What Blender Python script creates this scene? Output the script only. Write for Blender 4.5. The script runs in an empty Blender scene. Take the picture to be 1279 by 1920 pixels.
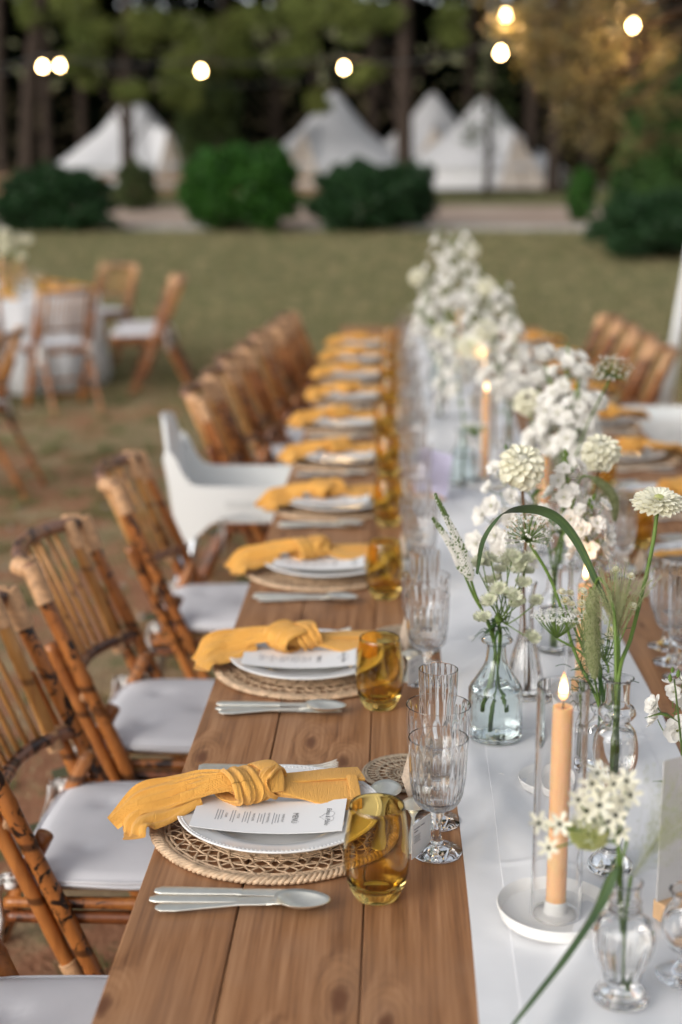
import bpy, math, random
import numpy as np
from mathutils import Vector, Matrix

R = math.radians
PI = math.pi
scene = bpy.context.scene
COL = scene.collection

# ------------------------------------------------------------------ camera, sky, sun, exposure
cam_data = bpy.data.cameras.new('camera')
cam = bpy.data.objects.new('camera', cam_data)
COL.objects.link(cam)
cam.location = (0.0, 0.0, 1.60)
cam.rotation_euler = (R(90 - 12.985), 0.0, R(2.061))
cam_data.sensor_fit = 'VERTICAL'
cam_data.sensor_height = 36.0
cam_data.sensor_width = 24.0
cam_data.lens = 50.0
cam_data.clip_start = 0.05
cam_data.clip_end = 400.0
cam_data.dof.use_dof = True
cam_data.dof.focus_distance = 1.93
cam_data.dof.aperture_fstop = 2.3
cam_data.dof.aperture_blades = 0
scene.camera = cam

world = bpy.data.worlds.new("World")
scene.world = world
world.use_nodes = True
wn = world.node_tree.nodes
wl = world.node_tree.links
wn.clear()
sky = wn.new('ShaderNodeTexSky')
sky.sky_type = 'NISHITA'
sky.sun_disc = False
sky.sun_elevation = R(24)
sky.sun_rotation = R(222)
sky.air_density = 1.0
sky.dust_density = 3.0
sky.ozone_density = 1.0
hs = wn.new('ShaderNodeHueSaturation')
hs.inputs['Saturation'].default_value = 0.30
bg = wn.new('ShaderNodeBackground')
bg.inputs['Strength'].default_value = 0.15
wo = wn.new('ShaderNodeOutputWorld')
wl.new(sky.outputs[0], hs.inputs['Color'])
wl.new(hs.outputs[0], bg.inputs['Color'])
wl.new(bg.outputs[0], wo.inputs['Surface'])

sun_data = bpy.data.lights.new('sun', 'SUN')
sun_data.energy = 0.6
sun_data.angle = R(60)
sun_data.color = (1.0, 0.95, 0.88)
sun = bpy.data.objects.new('sun', sun_data)
COL.objects.link(sun)
# Nishita: the sun stands at rotation 222 deg, elevation 24 deg
_el, _az = R(24), R(222)
_dir = Vector((math.sin(_az) * math.cos(_el), math.cos(_az) * math.cos(_el), math.sin(_el)))
sun.rotation_euler = _dir.to_track_quat('Z', 'Y').to_euler()

scene.view_settings.view_transform = 'Standard'
scene.view_settings.look = 'None'
scene.view_settings.gamma = 1.0
scene.view_settings.use_curve_mapping = False
scene.view_settings.exposure = 0.42
scene.render.engine = 'CYCLES'
scene.cycles.use_denoising = True
scene.cycles.max_bounces = 14
scene.cycles.transmission_bounces = 12
scene.cycles.glossy_bounces = 5
scene.cycles.diffuse_bounces = 4
scene.cycles.transparent_max_bounces = 12
scene.cycles.sample_clamp_indirect = 6.0
scene.cycles.caustics_refractive = True
scene.cycles.caustics_reflective = False
scene.cycles.blur_glossy = 0.6

# ------------------------------------------------------------------ object helpers
def tag(o, label=None, cat=None, group=None, kind=None):
    if label: o['label'] = label
    if cat: o['category'] = cat
    if group: o['group'] = group
    if kind: o['kind'] = kind
    return o

def thing(name, label, cat, loc=(0, 0, 0), rz=0.0, group=None):
    o = bpy.data.objects.new(name, None)
    o.empty_display_size = 0.05
    COL.objects.link(o)
    o.location = loc
    o.rotation_euler = (0, 0, rz)
    return tag(o, label, cat, group)

def put(name, me, parent=None, loc=None, rot=None, kind=None):
    o = bpy.data.objects.new(name, me)
    COL.objects.link(o)
    if parent is not None: o.parent = parent
    if loc is not None: o.location = loc
    if rot is not None: o.rotation_euler = rot
    if kind: o['kind'] = kind
    return o

CH = {}
def kids(o):
    return [c for c in COL.objects if c.parent is o]

class Proto:
    """a thing built once; copies share its meshes"""
    def __init__(self, root):
        self.root = root
        self.used = False
        allo = list(COL.objects)
        self.parts = [(c, [g for g in allo if g.parent is c]) for c in allo if c.parent is root]
    def place(self, label, loc, rz=0.0, group=None, scale=None, rot=None):
        if not self.used:
            self.used = True
            r = self.root
        else:
            r = self.root.copy()
            COL.objects.link(r)
            for c, gs in self.parts:
                cc = c.copy(); COL.objects.link(cc); cc.parent = r
                for g in gs:
                    gg = g.copy(); COL.objects.link(gg); gg.parent = cc
        r.location = loc
        r.rotation_euler = rot if rot else (0, 0, rz)
        if scale: r.scale = scale
        r['label'] = label
        if group: r['group'] = group
        return r

# ------------------------------------------------------------------ mesh builder
class MB:
    def __init__(self):
        self.v = []; self.f = []
    def add(self, vs, fs):
        b = len(self.v)
        self.v.extend([tuple(p) for p in vs])
        self.f.extend([tuple(b + i for i in f) for f in fs])
        return self
    def box(self, c, s, rz=0.0, m=None):
        x, y, z = s[0] / 2, s[1] / 2, s[2] / 2
        vs = [(-x, -y, -z), (x, -y, -z), (x, y, -z), (-x, y, -z), (-x, -y, z), (x, -y, z), (x, y, z), (-x, y, z)]
        M = Matrix.Translation(c) @ Matrix.Rotation(rz, 4, 'Z')
        if m is not None: M = Matrix.Translation(c) @ m.to_4x4()
        return self.add([M @ Vector(p) for p in vs],
                        [(0, 3, 2, 1), (4, 5, 6, 7), (0, 1, 5, 4), (1, 2, 6, 5), (2, 3, 7, 6), (3, 0, 4, 7)])
    def bevbox(self, c, s, b=0.003, rz=0.0):
        """box with chamfered vertical and top edges"""
        x, y, z = s[0] / 2, s[1] / 2, s[2] / 2
        M = Matrix.Translation(c) @ Matrix.Rotation(rz, 4, 'Z')
        rings = []
        for zz, i in ((-z, b), (-z + b, 0), (z - b, 0), (z, b)):
            xx, yy = x - i, y - i
            rings.append([(-xx + b * (i == 0), -yy, zz), (xx - b * (i == 0), -yy, zz), (xx, -yy + b * (i == 0), zz), (xx, yy - b * (i == 0), zz),
                          (xx - b * (i == 0), yy, zz), (-xx + b * (i == 0), yy, zz), (-xx, yy - b * (i == 0), zz), (-xx, -yy + b * (i == 0), zz)])
        vs = [M @ Vector(p) for r in rings for p in r]
        fs = [tuple(range(7, -1, -1)), tuple(24 + i for i in range(8))]
        for k in range(3):
            for i in range(8):
                j = (i + 1) % 8
                fs.append((k * 8 + i, k * 8 + j, k * 8 + 8 + j, k * 8 + 8 + i))
        return self.add(vs, fs)
    def lathe(self, prof, n=48, c=(0, 0, 0), mod=None, close=False, sy=1.0):
        """prof: (r, z) points; mod(r, z, th, i) -> r ; close joins last ring to first"""
        vs = []; fs = []; m = len(prof)
        for i, (r, z) in enumerate(prof):
            for k in range(n):
                th = 2 * PI * k / n
                rr = mod(r, z, th, i) if mod else r
                vs.append((c[0] + rr * math.cos(th), c[1] + rr * math.sin(th) * sy, c[2] + z))
        for i in range(m if close else m - 1):
            a = i * n; b = ((i + 1) % m) * n
            for k in range(n):
                l = (k + 1) % n
                fs.append((a + k, a + l, b + l, b + k))
        if not close:
            if prof[0][0] > 1e-5: fs.append(tuple(range(n - 1, -1, -1)))
            if prof[-1][0] > 1e-5: fs.append(tuple((m - 1) * n + k for k in range(n)))
        return self.add(vs, fs)
    def sweep(self, pts, sides, prof, cap=True):
        """pts: centres; sides: side unit vectors per point (None: automatic); prof(i, t) -> closed list of (u, w)"""
        P = [Vector(p) for p in pts]; n = len(P)
        T = []
        for i in range(n):
            t = (P[min(i + 1, n - 1)] - P[max(i - 1, 0)])
            T.append(t.normalized() if t.length > 1e-9 else Vector((0, 0, 1)))
        S = []
        if sides is None:
            up = Vector((0, 0, 1)) if abs(T[0].z) < 0.9 else Vector((1, 0, 0))
            s = T[0].cross(up).normalized()
            for i in range(n):
                s = (s - T[i] * s.dot(T[i]))
                s = s.normalized() if s.length > 1e-6 else T[i].orthogonal().normalized()
                S.append(s.copy())
        else:
            for i in range(n):
                s = Vector(sides[i] if isinstance(sides, list) else sides)
                s = s - T[i] * s.dot(T[i])
                S.append(s.normalized())
        vs = []; fs = []; m = None
        for i in range(n):
            B = T[i].cross(S[i]) * -1
            q = prof(i, i / max(1, n - 1)); m = len(q)
            for (u, w) in q:
                vs.append(P[i] + S[i] * u + B * w)
        for i in range(n - 1):
            for k in range(m):
                l = (k + 1) % m
                fs.append((i * m + k, (i + 1) * m + k, (i + 1) * m + l, i * m + l))
        if cap:
            fs.append(tuple(range(m))); fs.append(tuple((n - 1) * m + k for k in range(m - 1, -1, -1)))
        return self.add(vs, fs)
    def tube(self, pts, r, n=8, cap=True):
        rr = r if callable(r) else (r if isinstance(r, (list, tuple)) else None)
        def prof(i, t):
            q = r(t) if callable(r) else (r[i] if rr is not None else r)
            return [(q * math.cos(2 * PI * k / n), q * math.sin(2 * PI * k / n)) for k in range(n)]
        return self.sweep(pts, None, prof, cap)
    def ribbon(self, pts, w, side=None, th=0.0006, cup=0.0):
        """thin closed blade of width w(t)"""
        def prof(i, t):
            q = w(t) if callable(w) else w
            c = cup * q
            return [(-q, c), (0, th * .5), (q, c), (0, -th * .5 - 1e-4)]
        return self.sweep(pts, side, prof, True)
    def mesh(self, name, mat, smooth=True, auto=None):
        me = bpy.data.meshes.new(name)
        me.from_pydata(self.v, [], self.f)
        if isinstance(mat, (list, tuple)):
            for m in mat: me.materials.append(m)
        elif mat is not None: me.materials.append(mat)
        if smooth:
            me.polygons.foreach_set('use_smooth', [True] * len(me.polygons))
            if auto: me.set_sharp_from_angle(angle=R(auto))
        me.update()
        return me
    def put(self, name, mat, parent=None, smooth=True, auto=None, **k):
        return put(name, self.mesh(name, mat, smooth, auto), parent, **k)

def np_mesh(name, V, nper, mat, smooth=False):
    """V: (k*nper, 3) array of separate polygons with nper corners"""
    n = len(V) // nper
    me = bpy.data.meshes.new(name)
    me.vertices.add(len(V)); me.vertices.foreach_set('co', V.astype(np.float32).ravel())
    me.loops.add(len(V)); me.loops.foreach_set('vertex_index', np.arange(len(V), dtype=np.int32))
    me.polygons.add(n); me.polygons.foreach_set('loop_start', (np.arange(n) * nper).astype(np.int32))
    try: me.polygons.foreach_set('loop_total', np.full(n, nper, dtype=np.int32))
    except Exception: pass
    if mat is not None: me.materials.append(mat)
    me.update(calc_edges=True)
    me.validate()
    return me

def leaf_cloud(name, C, size, mat, rng, aspect=0.45, droop=0.0, up=0.0):
    """one small folded leaf (quad) at each centre of C"""
    n = len(C)
    a = rng.normal(size=(n, 3)); a[:, 2] = a[:, 2] * 0.7 - droop
    a /= np.linalg.norm(a, axis=1)[:, None]
    b = rng.normal(size=(n, 3)); b[:, 2] *= (1 - up)
    b -= a * (a * b).sum(1)[:, None]; b /= np.linalg.norm(b, axis=1)[:, None]
    s = size * rng.uniform(0.6, 1.25, n)[:, None]
    V = np.empty((n, 4, 3))
    V[:, 0] = C - a * s * .5
    V[:, 1] = C + b * s * aspect * .5
    V[:, 2] = C + a * s * .5
    V[:, 3] = C - b * s * aspect * .5
    return np_mesh(name, V.reshape(-1, 3), 4, mat)

def spline(pts, n):
    """Catmull-Rom through pts"""
    P = [Vector(p) for p in pts]
    P = [P[0] * 2 - P[1]] + P + [P[-1] * 2 - P[-2]]
    out = []; m = len(P) - 3
    for i in range(n):
        t = i / (n - 1) * m; k = min(int(t), m - 1); u = t - k
        a, b, c, d = P[k:k + 4]
        out.append(0.5 * ((2 * b) + (c - a) * u + (2 * a - 5 * b + 4 * c - d) * u * u + (3 * b - a - 3 * c + d) * u ** 3))
    return out

# ------------------------------------------------------------------ materials
MATS = {}
def mat(name):
    m = bpy.data.materials.new(name); m.use_nodes = True
    nt = m.node_tree; b = nt.nodes['Principled BSDF']
    MATS[name] = m
    return m, nt, b
def N(nt, t, **k):
    n = nt.nodes.new(t)
    for a, v in k.items():
        if a in n.inputs: n.inputs[a].default_value = v
        else: setattr(n, a, v)
    return n
def L(nt, a, b): nt.links.new(a, b)
def ramp(nt, fac, stops, interp='LINEAR'):
    r = nt.nodes.new('ShaderNodeValToRGB'); r.color_ramp.interpolation = interp
    e = r.color_ramp.elements
    while len(e) < len(stops): e.new(0.5)
    for i, (p, c) in enumerate(stops):
        e[i].position = p; e[i].color = (*c, 1)
    L(nt, fac, r.inputs[0]); return r.outputs[0]
def coords(nt, scale=(1, 1, 1), kind='Object', rnd=False):
    tc = nt.nodes.new('ShaderNodeTexCoord'); mp = nt.nodes.new('ShaderNodeMapping')
    mp.inputs['Scale'].default_value = scale
    L(nt, tc.outputs[kind], mp.inputs['Vector'])
    if rnd:
        oi = nt.nodes.new('ShaderNodeObjectInfo'); mu = N(nt, 'ShaderNodeMath', operation='MULTIPLY'); mu.inputs[1].default_value = 37.0
        L(nt, oi.outputs['Random'], mu.inputs[0])
        L(nt, mu.outputs[0], mp.inputs['Location'])
    return mp.outputs[0]
def noise(nt, vec, scale, detail=3.0, rough=0.55, dist=0.0):
    n = nt.nodes.new('ShaderNodeTexNoise')
    n.inputs['Scale'].default_value = scale; n.inputs['Detail'].default_value = detail
    n.inputs['Roughness'].default_value = rough; n.inputs['Distortion'].default_value = dist
    if vec is not None: L(nt, vec, n.inputs['Vector'])
    return n.outputs['Fac']
def bump(nt, b, h, strength=0.3, dist=0.001):
    n = nt.nodes.new('ShaderNodeBump'); n.inputs['Strength'].default_value = strength; n.inputs['Distance'].default_value = dist
    L(nt, h, n.inputs['Height']); L(nt, n.outputs[0], b.inputs['Normal']); return n
def mixc(nt, fac, a, b, mode='MIX'):
    m = nt.nodes.new('ShaderNodeMix'); m.data_type = 'RGBA'; m.blend_type = mode
    for s, x in ((0, fac), (6, a), (7, b)):
        if hasattr(x, 'is_linked') or hasattr(x, 'links'): L(nt, x, m.inputs[s])
        elif isinstance(x, (int, float)): m.inputs[s].default_value = x
        else: m.inputs[s].default_value = (*x, 1)
    return m.outputs[2]
def math_(nt, op, a, b=None, c=None):
    m = N(nt, 'ShaderNodeMath', operation=op)
    for i, x in enumerate((a, b, c)):
        if x is None: continue
        if isinstance(x, (int, float)): m.inputs[i].default_value = x
        else: L(nt, x, m.inputs[i])
    return m.outputs[0]

def simple(name, col, rough=0.6, metal=0.0, var=0.0, vscale=20.0, bmp=0.0, bscale=200.0, bdist=0.0005, spec=None, sss=0.0, rnd=False):
    m, nt, b = mat(name)
    b.inputs['Base Color'].default_value = (*col, 1)
    b.inputs['Roughness'].default_value = rough
    b.inputs['Metallic'].default_value = metal
    if spec is not None: b.inputs['Specular IOR Level'].default_value = spec
    if sss:
        b.inputs['Subsurface Weight'].default_value = sss
        b.inputs['Subsurface Radius'].default_value = (0.02, 0.01, 0.005)
        b.inputs['Subsurface Scale'].default_value = 0.5
    v = coords(nt, rnd=rnd)
    if var:
        f = noise(nt, v, vscale)
        lo = tuple(c * (1 - var) for c in col); hi = tuple(min(1, c * (1 + var)) for c in col)
        L(nt, ramp(nt, f, [(0.3, lo), (0.7, hi)]), b.inputs['Base Color'])
    if bmp:
        bump(nt, b, noise(nt, v, bscale, 2), bmp, bdist)
    return m

def leafy(name, c1, c2, rough=0.55, trans=0.3, scale=6.0, spec=0.25):
    """foliage: diffuse + some translucency, colour varies from clump to clump"""
    m = bpy.data.materials.new(name); m.use_nodes = True; nt = m.node_tree; nt.nodes.clear()
    out = nt.nodes.new('ShaderNodeOutputMaterial')
    pb = nt.nodes.new('ShaderNodeBsdfPrincipled'); pb.inputs['Roughness'].default_value = rough; pb.inputs['Specular IOR Level'].default_value = spec
    tr = nt.nodes.new('ShaderNodeBsdfTranslucent'); mx = nt.nodes.new('ShaderNodeMixShader'); mx.inputs[0].default_value = trans
    geo = nt.nodes.new('ShaderNodeNewGeometry')
    f = noise(nt, geo.outputs['Position'], scale, 2)
    c = ramp(nt, f, [(0.3, c1), (0.7, c2)])
    L(nt, c, pb.inputs['Base Color']); L(nt, c, tr.inputs['Color'])
    L(nt, pb.outputs[0], mx.inputs[1]); L(nt, tr.outputs[0], mx.inputs[2]); L(nt, mx.outputs[0], out.inputs['Surface'])
    MATS[name] = m
    return m

def glass(name, col, ior=1.45, rough=0.0, tint_edge=None):
    m, nt, b = mat(name)
    b.inputs['Base Color'].default_value = (*col, 1)
    b.inputs['Roughness'].default_value = rough
    b.inputs['IOR'].default_value = ior
    b.inputs['Transmission Weight'].default_value = 1.0
    return m

def wood_table():
    m, nt, b = mat('stained pine')
    tc = nt.nodes.new('ShaderNodeTexCoord'); oi = nt.nodes.new('ShaderNodeObjectInfo')
    mu = math_(nt, 'MULTIPLY', oi.outputs['Random'], 53.0)
    cx = nt.nodes.new('ShaderNodeCombineXYZ'); L(nt, mu, cx.inputs[0]); L(nt, mu, cx.inputs[1])
    va = N(nt, 'ShaderNodeVectorMath', operation='ADD'); L(nt, tc.outputs['Object'], va.inputs[0]); L(nt, cx.outputs[0], va.inputs[1])
    # knots: cells stretched a little along the plank bend the grain round them
    mk = nt.nodes.new('ShaderNodeMapping'); mk.inputs['Scale'].default_value = (7.5, 2.6, 1.0); L(nt, va.outputs[0], mk.inputs[0])
    vo = nt.nodes.new('ShaderNodeTexVoronoi'); vo.inputs['Scale'].default_value = 1.0; L(nt, mk.outputs[0], vo.inputs['Vector'])
    vo.voronoi_dimensions = '2D'
    kn = math_(nt, 'SUBTRACT', 1.0, math_(nt, 'MULTIPLY', math_(nt, 'ADD', vo.outputs['Distance'], math_(nt, 'MULTIPLY', math_(nt, 'SUBTRACT', noise(nt, va.outputs[0], 24.0, 2), 0.5), 0.10)), 3.4)); kn = math_(nt, 'MAXIMUM', kn, 0.0)
    kn2 = math_(nt, 'POWER', kn, 2.0)
    mg = nt.nodes.new('ShaderNodeMapping'); mg.inputs['Scale'].default_value = (1.0, 0.065, 1.0); L(nt, va.outputs[0], mg.inputs[0])
    ds = nt.nodes.new('ShaderNodeCombineXYZ'); L(nt, math_(nt, 'MULTIPLY', kn, 0.055), ds.inputs[0]); L(nt, math_(nt, 'MULTIPLY', kn, 0.02), ds.inputs[1])
    vg = N(nt, 'ShaderNodeVectorMath', operation='ADD'); L(nt, mg.outputs[0], vg.inputs[0]); L(nt, ds.outputs[0], vg.inputs[1])
    g1 = noise(nt, vg.outputs[0], 26.0, 4, 0.6, 0.6)
    wv = nt.nodes.new('ShaderNodeTexWave'); wv.wave_type = 'BANDS'; wv.bands_direction = 'X'
    wv.inputs['Scale'].default_value = 9.0; wv.inputs['Distortion'].default_value = 16.0; wv.inputs['Detail'].default_value = 3.0; wv.inputs['Detail Scale'].default_value = 0.7
    L(nt, vg.outputs[0], wv.inputs['Vector'])
    fine = nt.nodes.new('ShaderNodeMapping'); fine.inputs['Scale'].default_value = (210.0, 5.0, 1.0); L(nt, va.outputs[0], fine.inputs[0])
    g3 = noise(nt, fine.outputs[0], 1.0, 3, 0.6)
    blot = noise(nt, va.outputs[0], 5.0, 3, 0.6)
    f = math_(nt, 'ADD', math_(nt, 'MULTIPLY', wv.outputs['Fac'], 0.17), math_(nt, 'MULTIPLY', g1, 0.62))
    f = math_(nt, 'ADD', f, math_(nt, 'MULTIPLY', math_(nt, 'SUBTRACT', g3, 0.5), 0.75))
    rgs = math_(nt, 'MULTIPLY', math_(nt, 'SINE', math_(nt, 'MULTIPLY', kn, 38.0)), ramp_f(nt, kn, 0.02, 0.35))
    f = math_(nt, 'ADD', math_(nt, 'ADD', f, 0.11), math_(nt, 'MULTIPLY', rgs, 0.055))
    c = ramp(nt, f, [(0.20, (0.135, 0.054, 0.022)), (0.50, (0.312, 0.145, 0.062)), (0.82, (0.475, 0.252, 0.126))])
    c = mixc(nt, math_(nt, 'MULTIPLY', ramp_f(nt, blot, 0.35, 0.75), 0.45), c, (0.34, 0.20, 0.12))
    c = mixc(nt, math_(nt, 'MULTIPLY', ramp_f(nt, kn2, 0.50, 0.80), 0.85), c, (0.135, 0.052, 0.024))
    ring = math_(nt, 'MULTIPLY', ramp_f(nt, kn, 0.15, 0.45), math_(nt, 'SUBTRACT', 1.0, ramp_f(nt, kn, 0.45, 0.75)))
    c = mixc(nt, math_(nt, 'MULTIPLY', ring, 0.30), c, (0.42, 0.215, 0.10))
    L(nt, c, b.inputs['Base Color'])
    b.inputs['Specular IOR Level'].default_value = 0.26
    L(nt, math_(nt, 'ADD', 0.42, math_(nt, 'MULTIPLY', g3, 0.2)), b.inputs['Roughness'])
    bump(nt, b, math_(nt, 'ADD', g3, math_(nt, 'MULTIPLY', wv.outputs['Fac'], 0.4)), 0.25, 0.0006)
    return m
def ramp_f(nt, fac, lo, hi):
    mr = nt.nodes.new('ShaderNodeMapRange'); mr.inputs['From Min'].default_value = lo; mr.inputs['From Max'].default_value = hi
    mr.interpolation_type = 'SMOOTHSTEP'
    L(nt, fac, mr.inputs['Value']); return mr.outputs[0]

def cloth(name, col, weave=1400.0, amp=0.25, dist=0.0003, crinkle=None, trans=0.0, rough=0.85, fold=0.0):
    m, nt, b = mat(name)
    v = coords(nt, kind='Object', rnd=True)
    f = noise(nt, v, 9.0, 3)
    L(nt, ramp(nt, f, [(0.25, tuple(c * 0.93 for c in col)), (0.75, tuple(min(1, c * 1.04) for c in col))]), b.inputs['Base Color'])
    b.inputs['Roughness'].default_value = rough
    b.inputs['Specular IOR Level'].default_value = 0.15
    b.inputs['Sheen Weight'].default_value = 0.15
    w1 = nt.nodes.new('ShaderNodeTexWave'); w1.bands_direction = 'X'; w1.inputs['Scale'].default_value = weave / 6.28; w1.inputs['Distortion'].default_value = 1.5
    w2 = nt.nodes.new('ShaderNodeTexWave'); w2.bands_direction = 'Y'; w2.inputs['Scale'].default_value = weave / 6.28; w2.inputs['Distortion'].default_value = 1.5
    L(nt, v, w1.inputs[0]); L(nt, v, w2.inputs[0])
    h = math_(nt, 'ADD', w1.outputs['Fac'], w2.outputs['Fac'])
    h = math_(nt, 'MULTIPLY', h, 0.35)
    if crinkle:
        mp = nt.nodes.new('ShaderNodeMapping'); mp.inputs['Scale'].default_value = crinkle; L(nt, v, mp.inputs[0])
        h = math_(nt, 'ADD', h, math_(nt, 'MULTIPLY', noise(nt, mp.outputs[0], 1.0, 4, 0.6, 0.8), 3.0))
    if fold:
        h = math_(nt, 'ADD', h, math_(nt, 'MULTIPLY', noise(nt, v, 7.0, 2, 0.5, 1.2), fold))
    bump(nt, b, h, amp, dist)
    return m

def bamboo(name, c_light, c_mid, c_dark, spots=0.5):
    m, nt, b = mat(name)
    v = coords(nt, rnd=True)
    big = noise(nt, v, 7.0, 3, 0.6)
    st = nt.nodes.new('ShaderNodeMapping'); st.inputs['Scale'].default_value = (90, 90, 9); L(nt, v, st.inputs[0])
    strk = noise(nt, st.outputs[0], 1.0, 3, 0.6)
    f = math_(nt, 'ADD', math_(nt, 'MULTIPLY', big, 0.6), math_(nt, 'MULTIPLY', strk, 0.4))
    c = ramp(nt, f, [(0.32, c_mid), (0.62, c_light)])
    # scorched patches with ragged rims
    s1 = noise(nt, v, 24.0, 4, 0.62, 1.5)
    s2 = noise(nt, v, 3.2, 1, 0.5)
    sp = math_(nt, 'MULTIPLY', ramp_f(nt, s1, 0.51, 0.57), ramp_f(nt, s2, 0.62 - 0.3 * spots, 0.70 - 0.25 * spots))
    c = mixc(nt, sp, c, c_dark)
    # dark rings at the bamboo nodes
    tc = nt.nodes.new('ShaderNodeTexCoord'); sx = nt.nodes.new('ShaderNodeSeparateXYZ'); L(nt, v, sx.inputs[0])
    zz = math_(nt, 'FRACT', math_(nt, 'MULTIPLY', sx.outputs[2], 5.3))
    rg = math_(nt, 'SUBTRACT', 1.0, ramp_f(nt, math_(nt, 'ABSOLUTE', math_(nt, 'SUBTRACT', zz, 0.5)), 0.015, 0.05))
    c = mixc(nt, math_(nt, 'MULTIPLY', rg, 0.75), c, c_dark)
    L(nt, c, b.inputs['Base Color'])
    b.inputs['Roughness'].default_value = 0.36
    b.inputs['Coat Weight'].default_value = 0.12; b.inputs['Coat Roughness'].default_value = 0.2
    bump(nt, b, strk, 0.2, 0.0006)
    return m

M_TABLE = wood_table()
M_BAMBOO = bamboo('bamboo', (0.43, 0.160, 0.040), (0.22, 0.066, 0.016), (0.022, 0.007, 0.004), 0.55)
M_BAMBOO_SPOT = bamboo('scorched bamboo', (0.42, 0.150, 0.036), (0.20, 0.058, 0.014), (0.014, 0.005, 0.003), 1.05)
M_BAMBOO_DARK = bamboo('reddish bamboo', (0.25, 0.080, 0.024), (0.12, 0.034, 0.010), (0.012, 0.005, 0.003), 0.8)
M_SLAT = bamboo('split bamboo', (0.53, 0.265, 0.080), (0.34, 0.140, 0.036), (0.15, 0.06, 0.02), 0.1)
M_CANE = simple('cane binding', (0.52, 0.30, 0.155), 0.5, var=0.3, vscale=60, bmp=0.4, bscale=300)
M_RATTAN_RAIL = bamboo('rattan rail', (0.34, 0.17, 0.10), (0.20, 0.085, 0.05), (0.02, 0.008, 0.008), 0.9)
M_CUSHION = cloth('cushion cotton', (0.70, 0.695, 0.725), 1100, 0.2, 0.0004, fold=2.0)
M_LINEN = cloth('white linen', (0.745, 0.75, 0.765), 1500, 0.4, 0.0003, fold=16.0)
M_RIBBON = cloth('white ribbon', (0.75, 0.74, 0.72), 900, 0.2, 0.0003)
M_NAPKIN = cloth('mustard gauze', (0.82, 0.425, 0.095), 1900, 0.75, 0.0014, crinkle=(300, 75, 75))
M_PLATE = simple('glazed porcelain', (0.78, 0.775, 0.765), 0.12, spec=0.5)
M_PAPER = simple('white card', (0.80, 0.80, 0.80), 0.7, bmp=0.1, bscale=900, bdist=0.0002)
M_LILAC = simple('lilac card', (0.56, 0.53, 0.70), 0.7)
M_GREYCARD = simple('grey card', (0.52, 0.51, 0.50), 0.7, var=0.05)
M_BEIGECARD = simple('beige craft paper', (0.50, 0.40, 0.31), 0.7, var=0.2, vscale=300)
M_INK = simple('grey ink', (0.10, 0.10, 0.11), 0.7)
M_INKPALE = simple('pale grey ink', (0.30, 0.30, 0.32), 0.7)
M_STRAW = simple('woven straw', (0.56, 0.395, 0.255), 0.65, var=0.35, vscale=70, bmp=0.5, bscale=500, rnd=True)
M_SEAGRASS = simple('grey seagrass', (0.40, 0.315, 0.225), 0.7, var=0.3, vscale=90, bmp=0.5, bscale=500, rnd=True)
M_SILVER = simple('champagne cutlery metal', (0.90, 0.875, 0.78), 0.42, 1.0, var=0.06, vscale=60, bmp=0.03, bscale=120)
M_AMBER = glass('amber glass', (0.865, 0.655, 0.235))
M_CLEAR = glass('clear glass', (1.0, 1.0, 1.0), 1.42)
M_BLUEGLASS = glass('pale blue glass', (0.90, 0.965, 0.97))
M_WATER = glass('water', (0.99, 0.995, 0.99), 1.33)
M_DISH = simple('white glazed metal dish', (0.78, 0.77, 0.75), 0.45)
M_BLOCK = simple('beech block', (0.58, 0.37, 0.20), 0.55, var=0.12, vscale=40, bmp=0.1)
M_PLASTIC = simple('white plastic', (0.74, 0.75, 0.74), 0.38)
M_STEEL = simple('steel tube', (0.45, 0.47, 0.50), 0.3, 1.0)
M_HINGE = simple('green grey metal', (0.10, 0.11, 0.07), 0.45, 0.7)
M_TAG = simple('grey plastic panel', (0.62, 0.63, 0.62), 0.5)
M_PETAL = leafy('cream petals', (0.90, 0.88, 0.74), (0.93, 0.92, 0.83), 0.7, 0.45, 60)
M_PETALW = leafy('white petals', (0.92, 0.91, 0.87), (0.95, 0.94, 0.92), 0.7, 0.45, 60)
M_BRACT = leafy('greenish cream bracts', (0.62, 0.66, 0.46), (0.84, 0.83, 0.70), 0.7, 0.4, 160)
M_PETALG = leafy('greenish centre', (0.50, 0.55, 0.20), (0.62, 0.62, 0.30), 0.7, 0.3, 60)
M_STEM = leafy('flower stem', (0.085, 0.15, 0.03), (0.15, 0.235, 0.05), 0.45, 0.1, 30)
M_STEMBROWN = leafy('brown stem', (0.10, 0.05, 0.025), (0.15, 0.09, 0.035), 0.5, 0.0, 30)
M_BLADE = leafy('grass leaf', (0.048, 0.085, 0.040), (0.075, 0.125, 0.052), 0.4, 0.2, 20)
M_FUZZ = leafy('green seed hairs', (0.30, 0.335, 0.16), (0.46, 0.48, 0.28), 0.7, 0.35, 80)
M_SEED = leafy('green seeds', (0.12, 0.17, 0.045), (0.26, 0.32, 0.11), 0.7, 0.3, 120)
M_DARKLEAF = leafy('dark flower leaf', (0.03, 0.075, 0.02), (0.06, 0.12, 0.035), 0.5, 0.2, 30)
M_PINKBROWN = leafy('faded floret', (0.45, 0.33, 0.22), (0.62, 0.52, 0.38), 0.7, 0.2, 80)
M_YELLOWEYE = simple('yellow flower eye', (0.55, 0.42, 0.06), 0.7)
M_DARKEYE = simple('black flower eye', (0.02, 0.03, 0.015), 0.5)

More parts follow.
